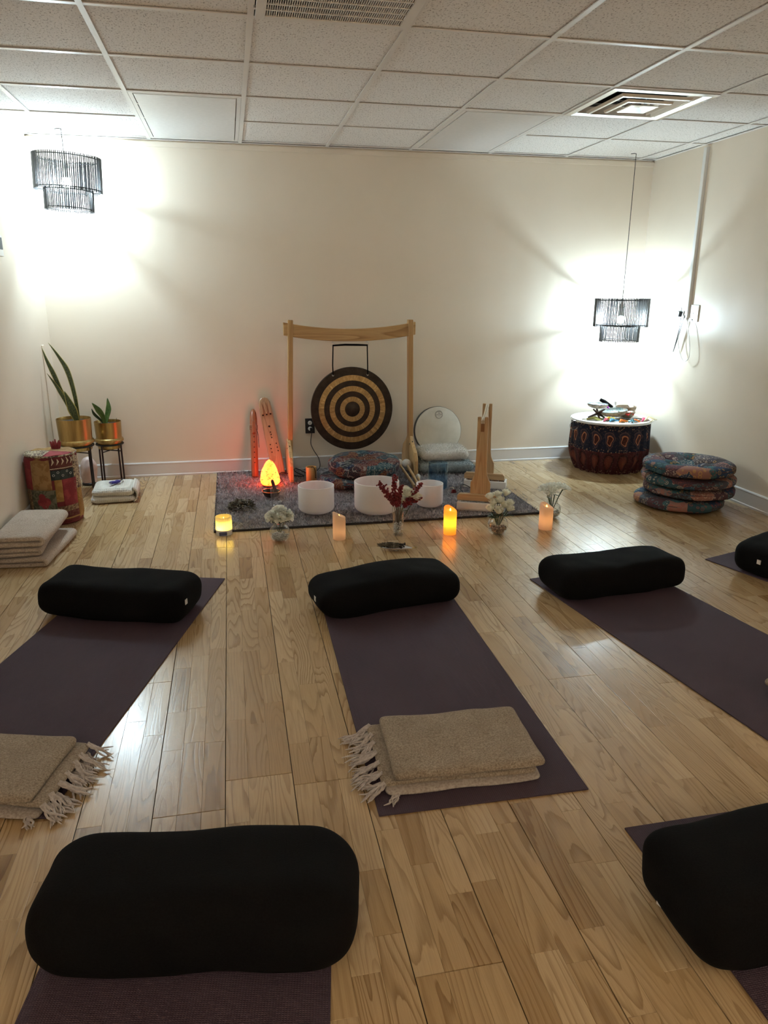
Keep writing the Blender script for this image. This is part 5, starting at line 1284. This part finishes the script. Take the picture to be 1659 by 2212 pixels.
def petal_cup(mb, c, ax, R_, h, open_, a0, width, curl=0.3):
    """one cupped petal round axis ax"""
    z = Vector(ax).normalized(); x = z.orthogonal().normalized(); y = z.cross(x)
    def fn(u, v):
        a = a0 + (u-0.5)*width*(0.55+0.6*math.sin(PI*min(0.999, v*0.85+0.1)))
        r = R_*(0.25 + 0.75*math.sin(min(1, v*1.2)*PI/2)) + open_*v*v*R_ ; hh = h*v - curl*h*max(0, v-0.7)**1.2*open_*2
        r *= 1 - 0.10*(2*u-1)**2*v
        return tuple(Vector(c) + x*r*math.cos(a) + y*r*math.sin(a) + z*(hh - 0.10*h*(2*u-1)**2*v))
    mb.grid(fn, 5, 5)
def bloom(t, c, ax, R_, h, rings, mat, seed, name='petals'):
    r = random.Random(seed); mb = MB()
    for k, (n_, f, op, w_) in enumerate(rings):
        for i in range(n_): petal_cup(mb, c, ax, R_*f, h*(1.0-0.06*k), op+r.uniform(-0.08, 0.08), 2*PI*i/n_ + k*0.7 + r.uniform(-0.2, 0.2), w_)
    return mb.build(name, mat, t, smooth='all')
ROSE = [(3, 0.45, 0.0, 2.4), (4, 0.75, 0.05, 1.9), (5, 0.98, 0.12, 1.6), (5, 1.12, 0.38, 1.5)]
CARN = [(6, 0.35, 0.1, 1.2), (8, 0.6, 0.35, 1.0), (10, 0.85, 0.55, 0.9), (12, 1.0, 0.85, 0.8), (12, 1.05, 1.2, 0.8)]
STAR = [(8, 0.5, 0.5, 0.5), (11, 0.9, 1.0, 0.42), (12, 1.0, 1.6, 0.38)]
def pompon(t, c, R_, seed, mat):
    r = random.Random(seed); mb = MB(); n_ = 64
    for i in range(n_):
        z = 1 - 1.35*(i+0.5)/n_; a = i*2.39996; q = math.sqrt(max(0, 1-z*z)); d = Vector((q*math.cos(a), q*math.sin(a), z)); d += Vector((r.uniform(-1, 1), r.uniform(-1, 1), r.uniform(-1, 1)))*0.15; d.normalize()
        s1 = d.cross(Vector((r.uniform(-1, 1), r.uniform(-1, 1), r.uniform(-1, 1)))).normalized(); s2 = d.cross(s1); L = R_*r.uniform(0.85, 1.12); ph = r.uniform(0, 6)
        def fn(u, v):
            w_ = (u-0.5)*R_*0.95*(0.2+0.8*v)
            return tuple(Vector(c) + d*L*(0.15+0.85*v - 0.10*(2*u-1)**2*v) + s1*w_ + s2*(0.10*R_*math.sin(u*9+ph)*v + 0.12*R_*v*v))
        mb.grid(fn, 5, 3)
    return mb.build('petals', mat, t, smooth='all')
def flower(base, head, ax, R_, h, rings, mat, label, group, seed, name='white_flower', leaves=0, cat='flower', stem='stem'):
    b = Vector(base); hd = Vector(head)-b
    t = thing(name, label, cat, base, group=group)
    if rings == 'pompon': pompon(t, tuple(hd), R_, seed, mat)
    else: bloom(t, tuple(hd), ax, R_, h, rings, mat, seed)
    MB().tube(catmull([(0, 0, 0), tuple(hd*0.5 + Vector((0, 0, 0.008))), tuple(hd)], 5), 0.0022, 6).build('stem', stem, t)
    z = Vector(ax).normalized(); q = MB(); q.ball(tuple(hd), (R_*0.28, R_*0.28, R_*0.22), 8, 6); q.build('sepal', 'stem', t)
    r = random.Random(seed)
    for k in range(leaves):
        a = r.uniform(0, 2*PI); p0 = hd*0.62; d_ = Vector((math.cos(a), math.sin(a), 0.25))
        leaf(t, [tuple(p0), tuple(p0+d_*0.025), tuple(p0+d_*0.055+Vector((0, 0, -0.008)))], 0.028, 0.2, 'leaf_dark', lambda q_: max(0.04, math.sin(PI*min(0.98, q_*0.95+0.04))), 0.3, face=(0.2, 0.3, 1))
V1 = (0.054, -1.740, 0); globe(V1, 0.060, 'glass globe vase of pale pebbles holding a white carnation head', 'pebble', 1)
for k, (dx, dy, dz, R_) in enumerate(((-0.038, -0.004, 0.158, 0.042), (0.044, -0.002, 0.160, 0.040), (0.004, 0.014, 0.176, 0.046), (0.004, -0.030, 0.155, 0.038))):
    flower((V1[0]+dx*0.15, V1[1]+dy*0.15, 0.055), (V1[0]+dx, V1[1]+dy, dz-0.012), (dx*5, dy*5, 1), R_, 0.036, 'pompon', 'petal', ('leftmost ruffled white carnation in the globe vase', 'rightmost ruffled white carnation in the globe vase', 'tallest ruffled white carnation in the globe vase', 'front low ruffled white carnation over the globe vase rim')[k], 'white carnations', 40+k, 'white_carnation', leaves=1)
V4 = (1.322, -1.850, 0); globe(V4, 0.062, 'glass globe vase of brown pebbles holding white roses before the beech stand', 'pebble_brown', 4)
rr = random.Random(2)
for k, (dx, dy, dz) in enumerate(((-0.052, -0.018, 0.150), (-0.018, -0.048, 0.142), (0.044, -0.036, 0.150), (0.060, 0.006, 0.168), (0.0, -0.006, 0.190), (-0.044, 0.022, 0.206), (0.046, 0.030, 0.222), (0.002, 0.035, 0.212), (0.022, -0.02, 0.165), (-0.03, 0.0, 0.178))):
    flower((V4[0]+dx*0.15, V4[1]+dy*0.15, 0.055), (V4[0]+dx, V4[1]+dy, dz), (dx*7, dy*7-0.15, 1), 0.0195, 0.044, ROSE, 'petal_cream', 'cream white rosebud ' + ('lowest on the left', 'lowest at the front', 'low at the front right', 'outermost on the right', 'in the centre', 'highest on the left', 'highest of all, on the right', 'high in the middle back', 'just right of centre', 'just left of centre')[k] + ' of the rose vase', 'white rosebuds', 60+k, 'white_rose', leaves=(2 if k < 5 else 0))
V5 = (1.772, -1.600, 0); globe(V5, 0.058, 'glass globe vase behind the right-hand candle holding spidery white flowers', 'pebble', 6)
SP = []
for k in range(9):
    a = k*2.4; q = 0.018+0.013*k**0.75; SP.append((q*math.cos(a), q*math.sin(a)*0.8, 0.216 - 0.35*q + 0.006*(k % 3), k))
SP.sort(key=lambda s_: px((V5[0]+s_[0], V5[1]+s_[1], s_[2]))[0])
for (dx, dy, dz, k), wh in zip(SP, ('leftmost', 'second from the left', 'third from the left', 'fourth from the left', 'middle one', 'fourth from the right', 'third from the right', 'second from the right', 'rightmost')):
    flower((V5[0]+dx*0.12, V5[1]+dy*0.12, 0.055), (V5[0]+dx, V5[1]+dy, dz-0.02), (dx*8, dy*8, 1), 0.0195, 0.036, STAR, 'petal', 'spidery white flower, ' + wh + ' of the nine behind the right candle', 'spidery white flowers', 80+k, 'spider_flower', leaves=(1 if k % 4 == 0 else 0))
# tall glass with berry sprays
V3 = (0.742, -1.752, 0)
t = thing('glass_vase', 'tall clear glass vase with pale pebbles holding red berry sprays', 'vase', V3)
MB().lathe([(0.001, 0), (0.031, 0), (0.0335, 0.004), (0.0300, 0.020), (0.0300, 0.06), (0.0350, 0.12), (0.0380, 0.178), (0.0365, 0.1785), (0.0335, 0.12), (0.0282, 0.06), (0.0282, 0.022), (0.029, 0.012), (0.001, 0.010)], 40).build('glass', 'glass', t, smooth='all')
r = random.Random(9); mb = MB()
for k in range(90):
    q = 0.024*math.sqrt(r.random()); a = r.uniform(0, 2*PI); mb.ball((q*math.cos(a), q*math.sin(a), r.uniform(0.016, 0.075)), (r.uniform(0.004, 0.007), r.uniform(0.004, 0.006), r.uniform(0.003, 0.006)), 7, 5)
stuff(mb.build('pebbles', 'pebble', t))
def berry_spray(tip, mid, label, seed):
    t = thing('berry_spray', label, 'berry branch', (V3[0], V3[1], 0.03), group='red berry sprays')
    P = catmull([(0, 0, 0), (mid[0]*0.35, mid[1]*0.35, 0.12), mid, tip], 8)
    MB().tube(P, [0.0022]*len(P), 6).build('stem', 'dark_wood', t)
    r = random.Random(seed); mb = MB(); n0 = int(len(P)*0.50)
    for p in P[n0:]:
        for k in range(7):
            d_ = Vector((r.uniform(-1, 1), r.uniform(-1, 1), r.uniform(-0.6, 1))).normalized()
            mb.ball(tuple(p + d_*r.uniform(0.006, 0.017)), r.uniform(0.0050, 0.0072), 7, 5)
    for q in range(3):
        p = P[n0+3+q*3 if n0+3+q*3 < len(P) else -1]; d_ = Vector((r.uniform(-1, 1), r.uniform(-0.5, 0.5), 0.7)).normalized()
        for k in range(6): mb.ball(tuple(p + d_*0.006*k + Vector((r.uniform(-1, 1), r.uniform(-1, 1), 0))*0.003), 0.0052, 7, 5)
    stuff(mb.build('berries', 'berry', t))
berry_spray((-0.118, 0.0, 0.285), (-0.055, 0, 0.205), 'red berry spray reaching furthest left in the tall vase', 1)
berry_spray((-0.022, 0.01, 0.315), (-0.022, 0, 0.215), 'tallest red berry spray standing upright in the tall vase', 2)
berry_spray((0.012, -0.01, 0.262), (0.002, -0.01, 0.19), 'short upright red berry spray in the tall vase', 3)
berry_spray((0.128, -0.01, 0.268), (0.058, 0, 0.175), 'red berry spray reaching up right over the white bloom', 4)
berry_spray((0.128, 0.0, 0.182), (0.052, -0.012, 0.158), 'lowest red berry spray bending right from the tall vase', 5)
berry_spray((-0.068, -0.012, 0.222), (-0.034, -0.01, 0.175), 'low bushy red berry spray on the left of the tall vase', 6)
berry_spray((-0.006, -0.02, 0.225), (-0.01, -0.012, 0.165), 'innermost red berry spray above the rim of the tall vase', 7)
for k, (dx, dy, dz, R_) in enumerate(((0.050, 0.012, 0.232, 0.033), (0.100, 0.02, 0.205, 0.027), (0.022, 0.02, 0.190, 0.022))):
    flower((V3[0], V3[1], 0.035), (V3[0]+dx, V3[1]+dy, dz), (dx*4, -0.5, 1), R_, 0.045, ROSE, 'petal_cream', ('large white bloom among the red berries', 'cream white bloom at the right of the red berries', 'low white bloom hidden behind the red berries')[k], 'white blooms among the berries', 100+k, 'white_bloom', leaves=1)

# silver leaf dish with a sage bundle
t = thing('silver_dish', 'leaf-shaped silver dish on the floor before the tall vase', 'dish', (0.672, -2.015, 0), -0.26)
def dfn(u, v):
    x = -0.088 + 0.180*u; hw = 0.040*math.sin(PI*min(0.995, max(0.005, u)))**0.75; y = hw*(2*v-1)
    return (x, y, 0.004 + 0.018*(2*v-1)**2*(hw/0.04) + 0.010*abs(2*u-1)**2)
MB().grid(dfn, 24, 10).build('leaf_bowl', 'silver', t, smooth='all', solid=0.002)
MB().tube([(0.090, 0, 0.014), (0.103, 0, 0.018), (0.112, -0.003, 0.022)], [0.003, 0.0028, 0.0038], 8).build('stalk_handle', 'brass', t)
MB().lathe([(0.001, 0), (0.018, 0), (0.014, 0.004), (0.001, 0.005)], 20).build('foot', 'silver', t)
t = thing('sage_bundle', 'dark charred sage bundle lying in the silver dish', 'sage bundle', (0.645, -2.010, 0.016), -0.30)
mb = MB(); r = random.Random(6)
for k in range(46):
    a = r.uniform(0, 2*PI); q = 0.013*math.sqrt(r.random()); x0 = r.uniform(-0.085, -0.03); x1 = r.uniform(0.02, 0.07)
    mb.tube([(x0, q*math.cos(a)*0.8, 0.014+q*math.sin(a)*0.8), ((x0+x1)/2, q*math.cos(a)*1.2, 0.014+q*math.sin(a)*1.15), (x1, q*math.cos(a+0.6), 0.014+q*math.sin(a+0.6))], [0.0015, 0.0038, 0.0020], 5)
mb.build('leaves', 'herb', t)
for k in range(5): MB().torus((-0.05+0.022*k, 0, 0.014), 0.0150, 0.0011, 20, 5, 'X').build('binding_thread', 'rope' if k % 2 else 'herb', t)
mb = MB()
for k in range(30): mb.ball((r.uniform(0.045, 0.075), r.uniform(-0.014, 0.014), 0.014+r.uniform(-0.01, 0.012)), r.uniform(0.003, 0.006), 6, 4)
mb.build('charred_tip', 'herb_dark', t)
# dried herb bunch on the rug
t = thing('dried_herbs', 'crumbly brown bunch of dried leaves on the left of the rug', 'dried herbs', (-0.150, -1.105, RUG), 0.1)
mb = MB(); r = random.Random(13)
for k in range(260):
    cx, cy = r.uniform(-1, 1)*0.082, r.gauss(0, 0.030); h0 = max(0.004, 0.064*math.exp(-(cx/0.085)**4-(cy/0.05)**2)*r.uniform(0.35, 1.1))
    a = r.uniform(0, 2*PI); d_ = Vector((math.cos(a), math.sin(a), r.uniform(-0.3, 0.8))).normalized(); s_ = d_.cross(Vector((r.uniform(-1, 1), r.uniform(-1, 1), 1))).normalized()
    L = r.uniform(0.018, 0.042); w_ = r.uniform(0.004, 0.010); c = Vector((cx, cy, h0)); n_ = d_.cross(s_)
    vs = [c - d_*L/2, c + s_*w_ + n_*0.005, c + d_*L/2, c - s_*w_ + n_*0.005]
    for q in vs: q.z = max(q.z, 0.001)
    mb.add(vs, [(0, 1, 2, 3)])
stuff(mb.build('leaves', 'herb', t, smooth=False, solid=0.0012))
mb = MB()
for k in range(16):
    a = r.uniform(0, 2*PI); c = Vector((r.gauss(0, 0.025), r.gauss(0, 0.015), 0.02)); d_ = Vector((math.cos(a), math.sin(a)*0.6, r.uniform(0, 0.5)))
    mb.tube([tuple(c), tuple(c+d_*0.03), tuple(c+d_*0.055)], [0.002, 0.0016, 0.001], 5)
mb.build('twigs', 'herb_dark', t)

# ------------------------------------------------------------------ stack of floor cushions at the right wall
D6 = [(0, 0)] + [(0.135*math.cos(k*PI/2.5+0.5), 0.135*math.sin(k*PI/2.5+0.5)) for k in range(5)]
CX, CY = 2.795, -1.455
cushion('floor_cushion', (CX-0.05, CY-0.015, 0.0), 0.285, 0.082, 'bottom floral patchwork cushion of the stack, slid towards the room', 'cushion', 'cushion', 1, 'stacked floral floor cushions', D6, 0.012, 0.2)
cushion('floor_cushion', (CX+0.025, CY, 0.076), 0.290, 0.076, 'second floral patchwork cushion from the bottom of the stack', 'cushion', 'cushion', 2, 'stacked floral floor cushions', D6, 0.012, 1.1)
cushion('floor_cushion', (CX+0.005, CY-0.005, 0.146), 0.298, 0.078, 'third floral patchwork cushion from the bottom of the stack', 'cushion', 'cushion', 3, 'stacked floral floor cushions', D6, 0.012, 2.0)
cushion('floor_cushion', (CX+0.005, CY, 0.218), 0.292, 0.092, 'top tufted floral patchwork cushion of the stack by the right wall', 'cushion', 'cushion', 4, 'stacked floral floor cushions', D6, 0.036, 2.9)

# ------------------------------------------------------------------ draped drum table and what lies on it
TC = Vector((2.800, -0.375, 0)); TH = 0.408; TR = 0.318
t = thing('draped_drum_table', 'drum table wrapped in dark peacock-print cloth with a white round top', 'table', tuple(TC))
mb = MB(); nU, nV = 180, 26
def tf(u, v):
    a = 2*PI*u; z = TH*0.985*(1-v)
    r = TR*(0.985 - 0.20*max(0, v-0.55)**1.6/0.28 - 0.03*(1-v))
    am = 0.004 + 0.012*v
    k = math.sin(a*23 + 1.5*math.sin(a*3) + v*1.2) + 0.5*math.sin(a*41+v*3+2*math.sin(a*5))
    bun = math.exp(-((a-5.35)/0.22)**2)
    r += am*k*(0.55+0.9*bun) + 0.010*bun*math.sin(a*60)
    return (r*math.cos(a), r*math.sin(a), z)
mb.grid(lambda u, v: tf(u, 1-v), nU, nV, cu_=True, uv=True).build('draped_cloth', 'paisley', t, smooth='all')
MB().lathe([(TR*0.72, 0.004), (TR*0.72, 0.02), (TR*0.9, TH-0.02), (TR*0.97, TH-0.012)], 48).build('drum_shell', 'dark_wood', t)
MB().lathe([(0.001, TH-0.014), (TR*0.975, TH-0.014), (TR*0.99, TH-0.008), (TR*0.985, TH), (TR*0.97, TH+0.001), (0.001, TH+0.001)], 72).build('white_top', plain('white_drumhead', (0.74, 0.75, 0.72), 0.4), t)
MB().torus((0, 0, TH-0.012), TR*0.993, 0.005, 72, 6).build('rim_hoop', 'steel', t)
MB().torus((-TR-0.012, -0.03, TH-0.045), 0.036, 0.003, 24, 6, 'Y').build('side_handle', 'steel', t)
def on_table(dx, dy, dz=0.0): return (TC.x+dx, TC.y+dy, TH+0.0015+dz)
M['abalone'] = noisy('abalone_nacre', (0.25, 0.40, 0.42), (0.72, 0.70, 0.62), 22.0, rough=0.22, dist=2.5)
M['abalone'].node_tree.nodes['Principled BSDF'].inputs['Thin Film Thickness'].default_value = 380.0
M['shell_out'] = noisy('shell_rough', (0.30, 0.25, 0.19), (0.62, 0.56, 0.46), 35.0, rough=0.7, bmp=0.5)
M['clay'] = noisy('brown_clay', (0.13, 0.085, 0.05), (0.24, 0.165, 0.10), 25.0, rough=0.6)
def dyed(n, c): return plain(n, c, 0.75)
# abalone shell on a crossed wooden tripod
t = thing('shell_tripod', 'dark carved wooden tripod on the left of the drum table', 'tripod', on_table(-0.135, -0.03))
for k in range(3):
    a = k*2*PI/3 + 0.3; x, y = math.cos(a), math.sin(a)
    MB().tube([(0.075*x, 0.075*y, 0.004), (0.0, 0.0, 0.040), (-0.052*x, -0.052*y, 0.078)], [0.006, 0.012, 0.005], 8).build('leg', 'dark_wood', t)
def shell(name, loc, a, b, h, rot, label, cat, inner='abalone', seed=1):
    t = thing(name, label, cat, loc, rot=rot)
    def f(off):
        def g(u, v):
            an = 2*PI*u; k = 1 + 0.07*math.sin(an*2+seed) + 0.02*math.sin(an*9)*v
            r = math.sin(v*PI/2*0.98); return (a*k*r*math.cos(an)*(1-off*4), b*k*r*math.sin(an)*(1-off*4), h*(1-math.cos(v*PI/2)) + off + 0.001)
        return g
    MB().grid(f(0.0), 36, 10, cu_=True).build('outer_shell', 'shell_out', t, smooth='all')
    MB().grid(f(0.005), 36, 10, cu_=True).build('nacre', inner, t, smooth='all')
    return t
shell('abalone_shell', on_table(-0.140, -0.02, 0.078), 0.088, 0.066, 0.034, (0.05, 0.06, 0.2), 'abalone shell resting on the dark wooden tripod', 'shell')
shell('abalone_shell', on_table(-0.005, -0.045, 0.012), 0.115, 0.072, 0.050, (0.12, -0.10, -0.35), 'large silvery abalone shell in the middle of the drum table', 'shell', seed=4)
def small_bowl(loc, R_, h, mat, label):
    o = MB().lathe([(0.001, 0), (R_*0.45, 0), (R_*0.8, h*0.35), (R_*0.98, h*0.8), (R_, h), (R_*0.95, h), (R_*0.9, h*0.75), (R_*0.7, h*0.32), (0.001, h*0.15)], 36).build('bowl', mat, None, loc)
    tag(o, label, 'bowl')
small_bowl(on_table(0.155, 0.055), 0.080, 0.078, 'clay', 'larger brown clay bowl at the back right of the drum table')
small_bowl(on_table(0.100, -0.055), 0.066, 0.055, 'clay', 'smaller brown clay bowl before the larger one on the drum table')
def heap(loc, R_, label, mat, seed):
    mb = MB(); r = random.Random(seed)
    for k in range(40): q = R_*math.sqrt(r.random()); a = r.uniform(0, 2*PI); mb.ball((q*math.cos(a), q*math.sin(a), r.uniform(0, 0.008)), (0.010, 0.006, 0.004), 6, 4)
    o = mb.build('herb_heap', mat, None, loc); tag(o, label, 'herbs', kind='stuff')
heap(on_table(0.100, -0.055, 0.046), 0.048, 'pale dried herbs filling the smaller clay bowl', 'shell_out', 2)
o = MB().tube([(-0.055, 0.012, 0.02), (-0.02, 0.0, 0.012), (0.055, -0.015, -0.014)], [0.013, 0.016, 0.012], 10).build('wrapped_bundle', 'black_cloth', None, on_table(-0.015, 0.075, 0.100), (0, 0.25, 0)); tag(o, 'black wrapped bundle lying across the shells on the drum table', 'bundle')
def feather(loc, L, w_, rot, mat, label, cat='feather', bend=0.01):
    t = thing('feather', label, cat, loc, rot=rot)
    def f(u, v):
        x = L*(v-0.5); y = w_*(u-0.5)*math.sin(PI*min(0.97, v*0.9+0.08))**0.6
        return (x, y + 0.004*math.sin(v*5), 0.004 + bend*math.sin(PI*v) + 0.25*w_*(2*u-1)**2*0.15)
    MB().grid(f, 6, 18).build('vane', mat, t, smooth='all', solid=0.0012)
    MB().tube([(-L*0.66, 0, 0.004), (-L*0.3, 0, 0.006+bend*0.7), (L*0.45, 0.002, 0.006)], [0.0022, 0.0018, 0.0008], 6).build('quill', 'rope', t)
feather(on_table(0.02, -0.165, 0.004), 0.19, 0.045, (0, 0, -0.18), 'black_cloth', 'long dark feather lying near the front of the drum table')
feather(on_table(0.12, -0.185, 0.004), 0.17, 0.055, (0, 0, -0.05), 'herb_dark', 'broad dark brown feather lying before the clay bowls')
feather(on_table(-0.03, -0.115, 0.012), 0.15, 0.04, (0.1, 0, 0.15), 'shell_out', 'pale striped feather lying against the large shell')
def frond(loc, n_, L, spread, rotz, mat, label, cat, seed, th=0.0028):
    t = thing('ribbon_bunch', label, cat, loc, rotz); r = random.Random(seed); mb = MB()
    for k in range(n_):
        a = r.uniform(-spread, spread); l = L*1.3*r.uniform(0.7, 1.1)
        mb.tube([(0, 0, 0.004), (l*0.5*math.cos(a), l*0.5*math.sin(a), 0.014+r.uniform(0, 0.010)), (l*math.cos(a*1.2), l*math.sin(a*1.2), 0.004+r.uniform(0, 0.006))], [th*1.2, th*1.5, th*0.7], 5)
    mb.build('strands', mat, t); MB().ball((0, 0, 0.006), 0.007, 8, 6).build('knot', mat, t)
frond(on_table(-0.235, -0.06), 16, 0.085, 0.5, -0.5, dyed('straw_green', (0.42, 0.40, 0.12)), 'yellow-green sweetgrass braid at the left rim of the drum table', 'sweetgrass', 1, 0.004)
frond(on_table(-0.155, -0.175), 14, 0.085, 0.35, 0.55, dyed('ribbon_red', (0.42, 0.05, 0.09)), 'crimson ribbon bunch at the front left of the drum table', 'ribbons', 2)
frond(on_table(-0.115, -0.195), 12, 0.055, 0.9, 0.2, dyed('ribbon_blue', (0.12, 0.36, 0.55)), 'light blue ribbon bunch beside the crimson one', 'ribbons', 3)
frond(on_table(-0.085, -0.150, 0.006), 18, 0.035, 3.1, 0.0, dyed('ribbon_yellow', (0.75, 0.52, 0.06)), 'bright yellow pompom flower on the drum table', 'pompom', 4)
frond(on_table(-0.055, -0.235), 12, 0.045, 0.8, 0.1, dyed('ribbon_orange', (0.80, 0.25, 0.05)), 'orange ribbon bunch at the front rim, left of the gold disc', 'ribbons', 5)
frond(on_table(0.045, -0.250), 12, 0.045, 0.8, 0.0, dyed('ribbon_orange_2', (0.78, 0.23, 0.05)), 'orange ribbon bunch at the front rim, right of the gold disc', 'ribbons', 6)
frond(on_table(0.135, -0.235), 14, 0.10, 0.22, 0.75, dyed('ribbon_pink', (0.55, 0.07, 0.14)), 'pink and red ribbon bunch at the front right of the drum table', 'ribbons', 7, 0.004)
frond(on_table(0.195, -0.165), 26, 0.07, 2.6, 0.4, dyed('dried_white', (0.74, 0.64, 0.40)), 'cream dried flower bunch at the right rim of the drum table', 'dried flowers', 8, 0.0045)
frond(on_table(0.075, -0.125, 0.030), 12, 0.048, 1.2, 1.6, dyed('feather_red', (0.72, 0.06, 0.05)), 'bright red feather tuft before the smaller clay bowl', 'feather tuft', 9, 0.004)
frond(on_table(-0.075, 0.0, 0.075), 14, 0.035, 3.0, 0.0, dyed('tuft_purple', (0.36, 0.03, 0.32)), 'magenta and purple tuft beside the tripod shell', 'tuft', 10, 0.005)
frond(on_table(0.02, -0.24), 10, 0.05, 0.9, -0.6, dyed('ribbon_teal', (0.10, 0.28, 0.33)), 'teal ribbon bunch lying behind the front orange ribbons', 'ribbons', 11)
o = MB().lathe([(0.001, 0.0), (0.030, 0.0), (0.034, 0.004), (0.033, 0.010), (0.028, 0.009), (0.001, 0.006)], 28).build('gold_disc', 'brass', None, on_table(0.0, -0.200)); tag(o, 'small flat gold dish at the front of the drum table', 'dish')
t = thing('small_bottle', 'tiny white-capped bottle standing at the back of the drum table', 'bottle', on_table(0.095, 0.125))
MB().lathe([(0.001, 0), (0.011, 0), (0.012, 0.003), (0.012, 0.075), (0.007, 0.085), (0.001, 0.086)], 20).build('body', 'white_plastic', t)
MB().lathe([(0.001, 0.085), (0.009, 0.085), (0.009, 0.108), (0.001, 0.109)], 20).build('cap', 'white_trim', t)
MB().lathe([(0.0123, 0.02), (0.0123, 0.05)], 20).build('label_band', 'ink', t)
t = thing('white_card', 'folded white card leaning in the larger clay bowl', 'card', on_table(0.180, 0.03, 0.070), 0.4)
MB().box((0, 0, 0.022), (0.052, 0.002, 0.040), (-0.5, 0, 0)).build('front_leaf', 'white_plastic', t, smooth=False)
MB().box((0.008, 0.016, 0.024), (0.052, 0.002, 0.040), (-0.7, 0.1, 0)).build('back_leaf', 'white_plastic', t, smooth=False)
